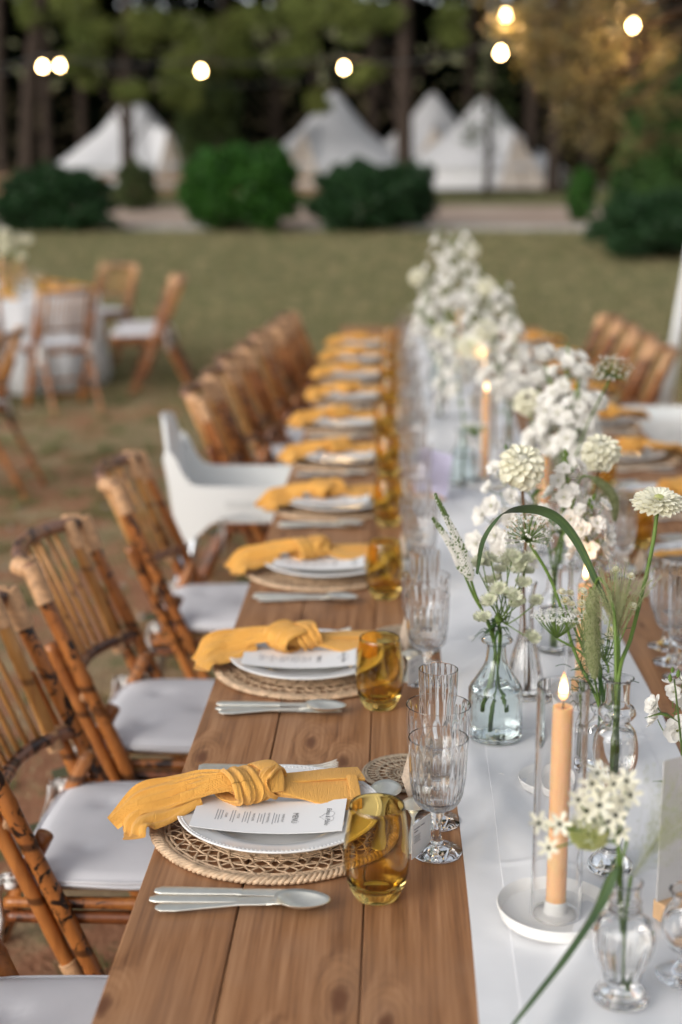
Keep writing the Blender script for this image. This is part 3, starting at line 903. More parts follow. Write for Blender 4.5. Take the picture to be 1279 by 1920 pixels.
def make_knife():
    t = thing('knife', 'x', 'knife')
    mb = MB(); flat_sweep(mb, [(0, 0, 0.004, 0.005, 0.003), (0.008, 0, 0.004, 0.0092, 0.0055), (0.035, 0, 0.004, 0.0095, 0.006), (0.10, 0, 0.004, 0.0080, 0.006), (0.108, 0, 0.004, 0.0086, 0.005)])
    mb.put('handle', M_SILVER, t)
    mb = MB(); flat_sweep(mb, [(0.107, 0, 0.004, 0.0078, 0.0030), (0.125, 0.001, 0.004, 0.0088, 0.0016), (0.17, 0.001, 0.004, 0.0098, 0.0014), (0.195, 0.000, 0.004, 0.0085, 0.0012), (0.209, -0.003, 0.004, 0.0035, 0.0010)])
    mb.put('blade', M_SILVER, t)
    return Proto(t)
def make_fork():
    t = thing('fork', 'x', 'fork')
    mb = MB(); handle(mb, 0.128); flat_sweep(mb, [(0.126, 0, 0.0065, 0.0035, 0.0034), (0.138, 0, 0.0065, 0.006, 0.0022), (0.150, 0, 0.004, 0.0115, 0.0018), (0.162, 0, 0.003, 0.0122, 0.0016)], 12)
    mb.put('handle', M_SILVER, t)
    for k in range(4):
        y = -0.0102 + k * 0.0068
        m2 = MB(); flat_sweep(m2, [(0.158, y, 0.003, 0.0022, 0.0018), (0.180, y, 0.005, 0.0018, 0.0017), (0.196, y, 0.010, 0.0015, 0.0016), (0.206, y, 0.0145, 0.0007, 0.0012)], 10, 8)
        m2.put('tine', M_SILVER, t)
    return Proto(t)

# ------------------------------------------------------------------ glasses
def lathe_obj(name, prof, m, parent=None, n=72, mod=None, loc=None, smooth=True, auto=40):
    return MB().lathe(prof, n, mod=mod).put(name, m, parent, smooth, auto, loc=loc)
def smooth_prof(pts, n):
    P = spline([(p[0], p[1], 0) for p in pts], n)
    return [(max(0.0, p.x), p.y) for p in P]
def make_tumbler():
    t = thing('tumbler', 'x', 'tumbler')
    outer = smooth_prof([(0.0255, 0.0008), (0.031, 0.010), (0.0375, 0.028), (0.0402, 0.048), (0.0395, 0.072), (0.0365, 0.098), (0.0333, 0.121)], 30)
    inner = smooth_prof([(0.0322, 0.121), (0.0353, 0.098), (0.0382, 0.072), (0.0388, 0.048), (0.0355, 0.029), (0.027, 0.018), (0.012, 0.0145), (0.0, 0.0142)], 30)
    lathe_obj('glass', [(0, 0.0022), (0.018, 0.0018), (0.0225, 0.0)] + outer + [(0.0328, 0.1216)] + inner, M_AMBER, t, 80)
    return Proto(t)
def flute(n, amp, z0, z1):
    def mod(r, z, th, i):
        if r < 0.006: return r
        k = max(0, min(1, (z - z0) / 0.01)) * max(0, min(1, (z1 - z) / 0.008))
        return r * (1 + amp * k * math.cos(n * th))
    return mod
def goblet(hgt, rim, cat_name='goblet', stem_h=0.060, name='goblet'):
    t = thing(name, 'x', 'wine glass')
    bh = hgt - stem_h
    lathe_obj('foot', [(0, 0.0), (0.030, 0.0), (0.0335, 0.0012), (0.033, 0.0028), (0.024, 0.0052), (0.014, 0.0085), (0.0085, 0.013), (0.0, 0.013)], M_CLEAR, t, 64)
    lathe_obj('stem', smooth_prof([(0.0, 0.0133), (0.0085, 0.0135), (0.0065, 0.022), (0.0052, 0.034), (0.0066, 0.046), (0.0095, stem_h - 0.003), (0.009, stem_h + 0.0005), (0.0, stem_h + 0.0006)], 26), M_CLEAR, t, 12, smooth=False)
    out = smooth_prof([(0.009, stem_h + 0.001), (0.022, stem_h + 0.006), (0.031, stem_h + 0.018), (rim * 0.93, stem_h + bh * 0.45), (rim * 0.97, stem_h + bh * 0.72), (rim, hgt)], 30)
    inn = smooth_prof([(rim - 0.0016, hgt), (rim * 0.97 - 0.0019, stem_h + bh * 0.72), (rim * 0.93 - 0.0022, stem_h + bh * 0.45), (0.0272, stem_h + 0.020), (0.016, stem_h + 0.0105), (0.0, stem_h + 0.009)], 26)
    nf = 20
    def mod(r, z, th, i):
        if r < 0.010 or z > hgt - 0.006 or i >= 31: return r
        k = min(1, (hgt - 0.006 - z) / 0.01)
        if z < stem_h + bh * 0.42:           # lower bowl: a net of cut diamonds
            return r * (1 + 0.022 * math.cos(nf * th + (z - stem_h) * 420) * math.cos(nf * th - (z - stem_h) * 420))
        return r * (1 + 0.0105 * k * math.cos(nf * th))
    lathe_obj('bowl', [(0.0, stem_h + 0.0009)] + out + [(rim - 0.0007, hgt + 0.0006)] + inn, M_CLEAR, t, 160, mod)
    return t
def make_flute():
    t = thing('flute_glass', 'x', 'flute glass')
    h, st_ = 0.192, 0.058
    lathe_obj('foot', [(0, 0.0), (0.027, 0.0), (0.030, 0.0012), (0.029, 0.0028), (0.018, 0.006), (0.0075, 0.012), (0.0, 0.012)], M_CLEAR, t, 56)
    lathe_obj('stem', smooth_prof([(0.0, 0.0123), (0.0075, 0.0125), (0.005, 0.028), (0.0062, 0.046), (0.009, st_), (0.0, st_ + 0.0004)], 22), M_CLEAR, t, 12, smooth=False)
    out = smooth_prof([(0.009, st_ + 0.001), (0.018, st_ + 0.008), (0.0235, st_ + 0.030), (0.0262, st_ + 0.085), (0.0275, h)], 28)
    inn = smooth_prof([(0.0258, h), (0.0244, st_ + 0.085), (0.0214, st_ + 0.032), (0.012, st_ + 0.014), (0, st_ + 0.011)], 22)
    lathe_obj('bowl', [(0.0, st_ + 0.0008)] + out + [(0.0267, h + 0.0006)] + inn, M_CLEAR, t, 128,
              lambda r, z, th, i: r * (1 + (0.012 * math.cos(18 * th) if (r > 0.01 and i < 28 and z < h - 0.004) else 0)))
    return Proto(t)

def make_tag():
    t = thing('name_tag', 'x', 'tag')
    MB().box((0.024, 0, 0.024), (0.048, 0.0007, 0.047)).put('card', M_PAPER, t, smooth=False)
    lm = MB()
    for i, (x0, z0, w, h_) in enumerate([(0.006, 0.040, 0.014, 0.0016), (0.022, 0.040, 0.009, 0.0016), (0.006, 0.036, 0.010, 0.0016)]):
        x = x0
        while x < x0 + w:
            lm.box((x, -0.0006, z0), (0.0013, 0.0004, h_)); x += 0.0020
    for i in range(5): lm.box((0.013, -0.0006, 0.030 - i * 0.0022), (0.016 - (i % 2) * 0.003, 0.0004, 0.0006))
    lm.put('small_print', M_INKPALE, t, smooth=False)
    return Proto(t)
def make_rhomb():
    t = thing('diamond_card', 'x', 'place card')
    MB().add([(0, 0, 0), (0.011, 0.002, 0.036), (0, 0.0, 0.072), (-0.011, 0.002, 0.034), (0, 0.0012, 0), (0.011, 0.0032, 0.036), (0, 0.0012, 0.072), (-0.011, 0.0032, 0.034)],
             [(0, 1, 2, 3), (7, 6, 5, 4), (0, 4, 5, 1), (1, 5, 6, 2), (2, 6, 7, 3), (3, 7, 4, 0)]).put('card', M_BEIGECARD, t, smooth=False)
    return Proto(t)

P_mat = make_placemat(); P_coast = make_coaster(); P_plate = make_plate(); P_menu = make_menu()
P_naps = [make_napkin(21), make_napkin(34, True), make_napkin(47), make_napkin(58, True), make_napkin(69)]
P_spoon = make_spoon(1.0); P_small = make_spoon(0.80, 'dessert_spoon'); P_tea = make_spoon(0.64, 'coffee_spoon')
P_knife = make_knife(); P_fork = make_fork(); P_tumb = make_tumbler()
P_gob1 = Proto(goblet(0.160, 0.0385)); P_gob2 = Proto(goblet(0.170, 0.0435)); P_flute = make_flute()
P_tag = make_tag(); P_rhomb = make_rhomb()

ORD = ['first', 'second', 'third', 'fourth', 'fifth', 'sixth', 'seventh', 'eighth', 'ninth', 'tenth', 'eleventh', 'twelfth', 'thirteenth', 'fourteenth']
def setting(k, side):
    rr = random.Random(100 * k + side * 7 + 3)
    if side == 0:
        cx, cy, rot = -0.150, 1.783 + 0.648 * k, 0.0
        who = 'the %s left-hand place from the front' % ORD[k]
    else:
        cx, cy, rot = 0.728, 2.50 + 0.65 * (k - 1), PI
        who = 'the %s right-hand place from the front' % ORD[k - 1]
    j = 0.0 if (k == 0 and side == 0) else 1.0
    def w(x, y, z=0.0, ja=0.006):
        x += j * rr.uniform(-ja, ja); y += j * rr.uniform(-ja, ja)
        c, s = math.cos(rot), math.sin(rot)
        return (cx + c * x - s * y, cy + s * x + c * y, TZ + z)
    g = lambda s: s + ' on the long table'
    a = lambda v: rot + v + j * rr.uniform(-0.05, 0.05)
    P_mat.place('round woven straw placemat at ' + who, w(0, 0), a(rr.uniform(0, 6)), g('placemats'))
    P_plate.place('white plate with beaded rim at ' + who, w(0.003, 0.0, 0.0072, 0.003), rr.uniform(0, 6), g('dinner plates'))
    P_menu.place('white menu card tucked under the napkin at ' + who, w(-0.008, -0.034, 0.0072 + 0.0040, 0.002), a(-0.035), g('menu cards'))
    P_naps[k % 5 if side == 0 else (k + 2) % 5].place('knotted mustard gauze napkin on the plate at ' + who, w(0, 0.004, 0.0072 + 0.012, 0.003), a(0.02) + j * rr.uniform(-.12, .12), g('napkins'))
    P_knife.place('outer dinner knife beside the spoon at ' + who, w(-0.139, -0.215, 0.0, 0.003), a(0.006), g('knives'))
    P_knife.place('inner dinner knife closest to the placemat at ' + who, w(-0.136, -0.194, 0.0, 0.003), a(-0.008), g('knives'))
    P_spoon.place('large soup spoon outside the knives at ' + who, w(-0.128, -0.240, 0.0028, 0.003), a(0.062), g('soup spoons'))
    P_fork.place('outer fork beyond the plate at ' + who, w(-0.133, 0.190, 0.0, 0.003), a(-0.015), g('forks'))
    P_fork.place('inner fork tucked beside the plate at ' + who, w(-0.130, 0.162, 0.0072, 0.003), a(-0.012), g('forks'))
    P_tumb.place('amber stemless tumbler at ' + who, w(0.136, -0.192, 0.0, 0.010), rr.uniform(0, 6), g('amber tumblers'))
    P_coast.place('small round lacework coaster at ' + who, w(0.180, 0.178, 0.0), rr.uniform(0, 6), g('coasters'))
    P_small.place('dessert spoon lying beyond the plate at ' + who, w(0.137, -0.093, 0.0075, 0.003), a(R(87)), g('dessert spoons'), scale=(1.0, 1.0, 1.0))
    P_tea.place('small coffee spoon beside the dessert spoon at ' + who, w(0.180, -0.082, 0.0, 0.003), a(R(88)), g('coffee spoons'), scale=(0.78, 0.78, 0.78))
    P_gob1.place('nearer short cut-glass goblet at ' + who, w(0.213, -0.072, 0.0, 0.004), rr.uniform(0, 6), g('cut-glass goblets'))
    P_gob2.place('wider goblet, middle one of three glasses, at ' + who, w(0.216, 0.020, 0.0, 0.004), rr.uniform(0, 6), g('cut-glass goblets'))
    P_flute.place('narrow ribbed flute glass behind the goblets at ' + who, w(0.218, 0.100, 0.0, 0.006), rr.uniform(0, 6), g('flute glasses'))
    P_tag.place('white printed tag by the goblet foot at ' + who, w(0.180, -0.104, 0.0045, 0.003), a(R(58)), g('printed tags'))
    P_rhomb.place('beige diamond-shaped card by the coaster at ' + who, w(0.180, 0.082, 0.0, 0.003), a(0.1), g('diamond cards'),
                  rot=(R(-14), 0, rot + 0.1))
for k in range(10): setting(k, 0)
for k in range(1, 10): setting(k, 1)

# ================================================================== BAMBOO FOLDING CHAIRS
def arc(a, b, bul, n=14, z=None, p=2.2):
    """from a to b, bulging towards -x"""
    out = []
    for i in range(n):
        t = i / (n - 1); s = 2 * t - 1
        k = (1 - abs(s) ** p)
        out.append((a[0] + (b[0] - a[0]) * t - bul * k, a[1] + (b[1] - a[1]) * t, a[2] + (b[2] - a[2]) * t + 0.008 * k))
    return out
def bamboo_r(r, k=5.0, ph=0.3):
    def f(t):
        q = (t * k + ph) % 1.0
        return r * (1.0 + 0.14 * math.exp(-((q - 0.5) / 0.03) ** 2) - 0.02 * math.cos(2 * PI * q))
    return f
def line(a, b, n): return [tuple(a[k] + (b[k] - a[k]) * i / (n - 1) for k in range(3)) for i in range(n)]
def wrap(mb, a, b, r, turns=9):
    turns = int(turns * 1.7); r = r * 0.955
    """cane wound round a pole from a to b"""
    n = turns * 6
    mb.tube(line(a, b, n), lambda t: r * (1 + 0.05 * abs(math.sin(t * turns * PI))), 9)
def bind(t, *a):
    w = MB(); wrap(w, *a); w.put('cane_binding', M_CANE, t)
def cushion_mesh():
    n = 26; vs = []; fs = []
    tuft = [(-0.10, -0.09), (-0.10, 0.09), (0.02, 0.0), (0.11, -0.09), (0.11, 0.09)]
    for lay in (0, 1):
        for j in range(n + 1):
            for i in range(n + 1):
                u, v = 2 * i / n - 1, 2 * j / n - 1
                # square to rounded square
                x = u * 0.208 * (1 - 0.045 * v * v); y = v * 0.205 * (1 - 0.045 * u * u)
                e = (1 - abs(u) ** 7) * (1 - abs(v) ** 7)
                h = 0.020 * e ** 0.45
                if lay:
                    for (tx, ty) in tuft:
                        d2 = (x - tx) ** 2 + (y - ty) ** 2
                        h -= 0.0085 * math.exp(-d2 / 0.00035) + 0.004 * math.exp(-d2 / 0.0022)
                    h += 0.0016 * math.sin(31 * x + 5) * math.sin(23 * y + 9 * x)
                vs.append((x, y, (h if lay else -h * 0.9)))
    for lay in (0, 1):
        o = lay * (n + 1) ** 2
        for j in range(n):
            for i in range(n):
                q = (o + j * (n + 1) + i, o + j * (n + 1) + i + 1, o + (j + 1) * (n + 1) + i + 1, o + (j + 1) * (n + 1) + i)
                fs.append(q if lay else q[::-1])
    return MB().add(vs, fs)
def make_chair(long_m, inner_m, seed):
    t = thing('folding_chair', 'x', 'chair')
    r = random.Random(seed)
    S = 0.212
    top = lambda s: (-0.305, s * S, 0.895); 
    for s in (-1, 1):
        MB().tube(line((-0.283, s * S, 0.842), (0.080, s * S, 0.0), 60), bamboo_r(0.0150, 4.6, 0.2 + r.random() * 0.5), 12).put('front_leg', long_m, t)
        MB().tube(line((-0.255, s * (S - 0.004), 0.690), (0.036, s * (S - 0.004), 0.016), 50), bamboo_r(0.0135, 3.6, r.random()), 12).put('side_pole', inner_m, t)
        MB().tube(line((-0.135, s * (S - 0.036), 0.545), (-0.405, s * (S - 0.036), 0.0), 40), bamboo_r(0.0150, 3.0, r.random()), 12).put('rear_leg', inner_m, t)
        MB().tube(line((-0.298, s * 0.160, 0.845), (-0.198, s * 0.165, 0.562), 24), bamboo_r(0.0125, 2.0, r.random()), 10).put('upright', M_SLAT if s > 0 else inner_m, t)
    MB().tube(arc((-0.283, -S, 0.845), (-0.283, S, 0.845), 0.072, 26), bamboo_r(0.0155, 4, 0.1), 12).put('top_rail', M_RATTAN_RAIL, t)
    MB().tube(arc((-0.170, -S, 0.574), (-0.170, S, 0.574), 0.070, 22), bamboo_r(0.0130, 4, 0.6), 10).put('lower_rail', M_RATTAN_RAIL, t)
    for i in range(9):
        y = -0.132 + 0.264 * i / 8; k = 1 - abs(y / S) ** 2.2
        MB().tube([(-0.283 - 0.072 * k + 0.004 * math.sin(i * 3), y, 0.845), (-0.226 - 0.071 * k, y * 1.0 + r.uniform(-.003, .003), 0.71), (-0.170 - 0.070 * k, y, 0.578)], 0.0052, 6).put('slat', M_SLAT, t)
    for s in (-1, 1):
        bind(t, (-0.2845, s * (S + 0.001), 0.856), (-0.256, s * (S + 0.001), 0.780), 0.0198)
        bind(t, (-0.320, s * (S - 0.028), 0.849), (-0.289, s * (S - 0.004), 0.846), 0.0195, 5)
        bind(t, (-0.303, s * 0.160, 0.858), (-0.281, s * 0.161, 0.797), 0.0162)
        bind(t, (-0.207, s * 0.165, 0.590), (-0.195, s * 0.165, 0.552), 0.0160, 5)
        bind(t, (-0.182, s * (S - 0.006), 0.574), (-0.202, s * (S - 0.022), 0.574), 0.0165, 3)
        bind(t, (-0.100, s * (S - 0.004), 0.330), (-0.086, s * (S - 0.004), 0.300), 0.0172, 4)
    for s in (-1, 1):
        MB().tube(line((-0.205, s * 0.190, 0.428), (0.215, s * 0.190, 0.428), 30), bamboo_r(0.0105, 3, r.random()), 9).put('seat_rail', M_BAMBOO, t)
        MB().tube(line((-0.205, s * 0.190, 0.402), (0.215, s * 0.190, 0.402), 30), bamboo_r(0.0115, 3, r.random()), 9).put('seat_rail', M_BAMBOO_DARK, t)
    for x in (-0.195, 0.205): MB().tube(line((x, -0.19, 0.418), (x, 0.19, 0.418), 24), bamboo_r(0.0115, 3, 0.4), 9).put('seat_rail', M_BAMBOO, t)
    for i in range(7):
        y = -0.15 + 0.05 * i
        MB().tube([(-0.2, y, 0.436), (0.21, y, 0.436)], 0.0055, 6).put('seat_slat', M_SLAT, t)
    MB().tube(line((-0.345, -S + 0.04, 0.125), (-0.345, S - 0.04, 0.125), 20), bamboo_r(0.0105, 3, 0.2), 8).put('stretcher', inner_m, t)
    MB().tube(line((0.0, -S, 0.19), (0.0, S, 0.19), 20), bamboo_r(0.0105, 3, 0.6), 8).put('stretcher', inner_m, t)
    b = MB(); h = MB()
    for s in (-1, 1):
        Mx = Matrix.Rotation(PI / 2, 4, 'X')
        c = MB().lathe([(0, -0.002), (0.0062, -0.002), (0.0062, 0.002), (0.003, 0.0035), (0, 0.0035)], 12)
        b.add([Vector((-0.090, s * (S + 0.012), 0.302)) + (Mx @ Vector(p)) * (-s) for p in c.v], c.f)
        h.box((-0.235, s * (S - 0.055), 0.395), (0.085, 0.003, 0.022), m=Matrix.Rotation(R(-18), 4, 'Y'))
        h.box((-0.165, s * (S - 0.022), 0.465), (0.012, 0.003, 0.085), m=Matrix.Rotation(R(14), 4, 'Y'))
    b.put('bolt', M_STEEL, t); h.put('hinge_plate', M_HINGE, t, smooth=False)
    return Proto(t)
M_cush = cushion_mesh().mesh('cushion', M_CUSHION)
def piping_mesh():
    pts = []
    for i in range(97):
        a = 2 * PI * i / 96; c, s_ = math.cos(a), math.sin(a)
        k = (abs(c) ** 9 + abs(s_) ** 9) ** (-1 / 9)
        u, v = c * k, s_ * k
        pts.append((u * 0.2055 * (1 - 0.045 * v * v), v * 0.2025 * (1 - 0.045 * u * u), 0.0075))
    return MB().tube(pts, 0.0026, 6, cap=False).mesh('piping', M_CUSHION)
M_pip = piping_mesh()
def ribbon_mesh(seed):
    r = random.Random(seed); mb = MB()
    for s in (-1, 1):
        for q in range(2):
            d = r.uniform(-0.02, 0.02)
            mb.ribbon(spline([(0, 0, 0), (-0.012 + d, 0.006 * s, 0.014), (-0.028, 0.012 * s + d, -0.012), (-0.034 + d, 0.014 * s, -0.065 - 0.02 * q), (-0.045 + d, 0.02 * s, -0.10 - 0.03 * q)], 12), 0.0075, Vector((0.6, 1, 0)).normalized(), 0.001)
    mb.lathe([(0, -0.010), (0.011, -0.004), (0.012, 0.004), (0, 0.011)], 8, (-0.006, 0, -0.002))
    return mb.mesh('ribbon_tie', M_RIBBON)
RIB = [ribbon_mesh(i) for i in range(2)]
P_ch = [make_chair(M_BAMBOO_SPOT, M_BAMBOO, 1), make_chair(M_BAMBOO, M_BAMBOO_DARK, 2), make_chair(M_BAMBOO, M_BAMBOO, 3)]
def chair(v, x, y, rz, label, clabel, group, z=0.0, cgroup=None, ribbons=True):
    o = P_ch[v].place(label, (x, y, z), rz, group, scale=(1, 1, 1.035) if y > 5 and abs(x) < 0.5 else None)
    c = put('seat_cushion', M_cush, None, (x + 0.012 * math.cos(rz), y + 0.012 * math.sin(rz), z + 0.464), (0, 0, rz))
    tag(c, clabel, 'cushion', cgroup)
    put('piping', M_pip, c)
    if ribbons:
        for i, s in enumerate((-1, 1)):
            put('ribbon_tie', RIB[i], c, (-0.198, s * 0.195, 0.0))
    return o
GL = 'bamboo chairs along the left side of the long table'
LC = [(-0.432, 1.655, 0.02, 1), (-0.436, 2.345, 0.0, 0), (-0.430, 2.930, -0.03, 0), (-0.425, 3.745, 0.03, 2),
      (-0.385, 5.04, 0.05, 1), (-0.37, 5.50, -0.04, 0), (-0.375, 5.98, 0.03, 1), (-0.34, 6.45, -0.02, 1), (-0.33, 6.93, 0.03, 0), (-0.29, 7.42, 0.0, 1), (-0.275, 7.90, -0.03, 1)]
words = ['nearest of the row, mostly out of frame', 'second from the front, with dark scorched poles', 'third from the front, with a dark burnt top rail', 'fourth from the front, just before the white high chair',
         'first beyond the white high chair', 'second beyond the white high chair', 'third beyond the white high chair', 'fourth beyond the white high chair', 'fifth beyond the white high chair', 'second to last at the far end', 'last at the far end of the table']
for (x, y, rz, v), wd in zip(LC, words):
    chair(v, x, y, rz, 'bamboo chair on the left side, ' + wd, 'white seat cushion, left side, chair ' + wd, GL, cgroup='white seat cushions')
GR = 'bamboo chairs along the right side of the long table'
for i, y in enumerate((6.62, 7.14, 7.66, 8.18)):
    chair((1, 2, 1, 0)[i], 0.95 + 0.02 * i * 0, y, PI + 0.02 * i, 'reddish bamboo chair on the right side, %s beyond the high chair' % ORD[i], 'white seat cushion, right side, %s beyond the high chair' % ORD[i], GR, cgroup='white seat cushions')
for i, y in enumerate((3.2, 3.9, 4.55)):
    chair((0, 2, 1)[i], 1.02, y, PI, 'bamboo folding chair on the right side, %s before the right high chair' % ['third', 'second', 'first'][i], 'white seat cushion of the right-side chair, %s before the high chair' % ['third', 'second', 'first'][i], GR, cgroup='white seat cushions')

# ------------------------------------------------------------------ high chairs
def make_highchair():
    t = thing('high_chair', 'x', 'high chair')
    # moulded shell: side outline in x (towards the table) and z, swept over the width with rounded edges
    W = 0.17
    side = [(-0.245, 0.515), (-0.262, 0.62), (-0.275, 0.72), (-0.286, 0.78), (-0.280, 0.805), (-0.266, 0.806), (-0.250, 0.786), (-0.228, 0.735), (-0.205, 0.705), (-0.17, 0.696), (0.0, 0.694), (0.105, 0.696), (0.122, 0.690), (0.124, 0.675),
            (0.108, 0.64), (0.118, 0.545), (0.112, 0.53), (0.098, 0.532), (0.06, 0.572), (0.01, 0.598), (-0.04, 0.608), (-0.10, 0.598), (-0.15, 0.572), (-0.195, 0.530), (-0.215, 0.512)]
    def panel(y, th, out):
        vs = []; n = len(side); fs = []
        cxs = sum(p[0] for p in side) / n; czs = sum(p[1] for p in side) / n
        for yy, k in ((-th / 2, 0.985), (-th / 4, 1.0), (th / 4, 1.0), (th / 2, 0.985)):
            for (x, z) in side:
                flare = out * 0.02 * (z - 0.52)
                vs.append((cxs + (x - cxs) * k, y + yy + flare, czs + (z - czs) * k))
        for r in range(3):
            for i in range(n):
                j = (i + 1) % n; fs.append((r * n + i, r * n + j, (r + 1) * n + j, (r + 1) * n + i))
        fs.append(tuple(range(n - 1, -1, -1))); fs.append(tuple(3 * n + i for i in range(n)))
        return MB().add(vs, fs)
    for s in (-1, 1):
        panel(s * W, 0.012, s).put('side_shell', M_PLASTIC, t, auto=40)
    back = MB(); nz, ny = 16, 14; vs = []; fs = []
    for lay in (0, 1):
        for j in range(nz + 1):
            u = j / nz; z = 0.60 + 0.295 * u
            x = -0.245 - 0.052 * u + lay * 0.010
            for i in range(ny + 1):
                v = 2 * i / ny - 1
                wv = (W - 0.006 + 0.02 * (z - 0.52)) * (1 - 0.50 * max(0, (u - 0.55) / 0.45) ** 1.3)
                vs.append((x - 0.016 * (1 - v * v), v * wv, z - 0.035 * max(0, u - 0.7) * v * v))
    m_ = (nz + 1) * (ny + 1)
    for lay in (0, 1):
        for j in range(nz):
            for i in range(ny):
                a = lay * m_ + j * (ny + 1) + i; q = (a, a + 1, a + ny + 2, a + ny + 1); fs.append(q if lay else q[::-1])
    for j in range(nz):
        for i in (0, ny):
            a = j * (ny + 1) + i; fs.append((a, a + ny + 1, m_ + a + ny + 1, m_ + a))
    for i in range(ny):
        for j in (0, nz):
            a = j * (ny + 1) + i; fs.append((a, a + 1, m_ + a + 1, m_ + a))
    back.add(vs, fs); back.put('backrest', M_PLASTIC, t, auto=40)
    MB().bevbox((-0.07, 0, 0.585), (0.34, 2 * W - 0.01, 0.016), 0.004).put('seat', M_PLASTIC, t, smooth=False)
    MB().bevbox((0.112, 0, 0.645), (0.014, 2 * W, 0.085), 0.004).put('front_panel', M_PLASTIC, t, smooth=False)
    for s in (-1, 1):
        MB().box((-0.055, s * (W + 0.0065 + 0.02 * 0.13), 0.640), (0.085, 0.002, 0.024)).put('side_plate', M_TAG, t, smooth=False)
        for xx, xf in ((-0.21, -0.33), (0.085, 0.20)):
            MB().tube([(xx, s * 0.155, 0.575), (xf, s * 0.245, 0.0)], 0.0125, 12).put('leg', M_STEEL, t)
    return Proto(t)
P_hc = make_highchair()
P_hc.place('white plastic high chair with steel legs on the left side of the long table', (-0.415, 4.43, 0), 0.02, 'white high chairs')
P_hc.place('white plastic high chair with steel legs on the right side of the long table', (1.075, 5.78, 0), PI, 'white high chairs')
# slender white pole leaning at the right
pole = thing('leaning_pole', 'slender white pole leaning behind the chairs at the right edge', 'pole', (1.62, 8.7, 0))
MB().tube([(0, 0, 0.0), (0.17, 0, 1.35)], 0.022, 14).put('shaft', M_PLASTIC, pole)
MB().tube([(0.11, 0.25, 0.0), (0.17, 0.0, 1.30)], 0.018, 12).put('prop', M_PLASTIC, pole)

# ================================================================== ROUND TABLE ON THE LEFT
RT = (-3.30, 11.6)
def cloth_round(R0, H):
    n = 160; vs = []; fs = []
    prof = [(0.0, H), (0.5, H), (R0 * 0.93, H), (R0, H - 0.004), (R0 + 0.012, H - 0.03), (R0 + 0.03, H - 0.25), (R0 + 0.045, H - 0.5), (R0 + 0.055, 0.02)]
    def mod(r, z, th, i):
        k = max(0, (H - z) / H)
        return r * (1 + 0.045 * k * math.sin(17 * th + 1.2 * math.sin(3 * th)) + 0.02 * k * math.sin(31 * th + 2))
    return MB().lathe(prof[::-1], n, mod=mod)
rt = thing('round_table', 'round guest table under a long white cloth on the left lawn', 'table', (RT[0], RT[1], 0))
MB().lathe([(0, 0.70), (0.86, 0.70), (0.87, 0.71), (0.87, 0.728), (0, 0.728)], 64).put('tabletop', M_TABLE, rt)
for i in range(4):
    a = PI / 4 + i * PI / 2
    MB().tube([(0.5 * math.cos(a), 0.5 * math.sin(a), 0.0), (0.45 * math.cos(a), 0.45 * math.sin(a), 0.70)], 0.02, 8).put('leg', M_STEEL, rt)
rc = cloth_round(0.885, 0.7345).put('tablecloth', M_LINEN, None); rc.location = (RT[0], RT[1], 0)
tag(rc, 'long white tablecloth hanging to the grass from the round table', 'tablecloth')
for i in range(9):
    a = -PI / 2 - 1.1 + i * (2 * PI / 9) + 0.15
    c, s = math.cos(a), math.sin(a); x, y = RT[0] + 0.66 * c, RT[1] + 0.66 * s
    wd = ['nearest the lawn corner', 'second counting anticlockwise', 'third counting anticlockwise', 'fourth counting anticlockwise', 'fifth counting anticlockwise', 'sixth counting anticlockwise', 'seventh counting anticlockwise', 'eighth counting anticlockwise', 'ninth counting anticlockwise'][i]
    P_plate.place('white plate on the round table, ' + wd, (x, y, 0.7355), a, 'plates on the round table')
    P_naps[i % 5].place('mustard napkin on the round table, ' + wd, (x, y, 0.7475), a + PI, 'napkins on the round table')
    P_tumb.place('amber tumbler on the round table, ' + wd, (RT[0] + 0.47 * math.cos(a + 0.2), RT[1] + 0.47 * math.sin(a + 0.2), 0.7355), 0, 'tumblers on the round table')
    P_gob2.place('clear goblet on the round table, ' + wd, (RT[0] + 0.42 * math.cos(a - 0.05), RT[1] + 0.42 * math.sin(a - 0.05), 0.7355), 0, 'goblets on the round table')
def face(px, py, tx, ty): return math.atan2(ty - py, tx - px)
GT = 'bamboo chairs round the guest table'
RC = [(-2.47, 10.36, None, 2, 'with its back to the camera and slatted back clearly seen', 1), (-1.98, 11.12, PI + 0.12, 2, 'side on at the right of the round table, its legs out on the lawn', 2),
      (-2.06, 11.75, PI + 0.3, 1, 'half hidden behind the side-on chair by the round table', 1), (-2.62, 12.72, None, 2, 'on the far side of the round table, facing the camera', 2),
      (-3.05, 10.28, None, 1, 'at the left edge, left of the slatted back chair', 1), (-3.6, 12.95, None, 1, 'behind the round table candle, far left', 1), (-2.28, 7.32, PI - 0.04, 2, 'cut by the left edge, nearest on the bare ground', 2)]
for x, y, rz, v, wd, q in RC:
    a = face(x, y, *RT) if rz is None else rz
    chair(v, x, y, a, ' '.join(('bamboo chair ' + wd).split()[:16]), ' '.join(('white cushion, chair ' + wd).split()[:16]), GT, z=gz(y), cgroup='white seat cushions')

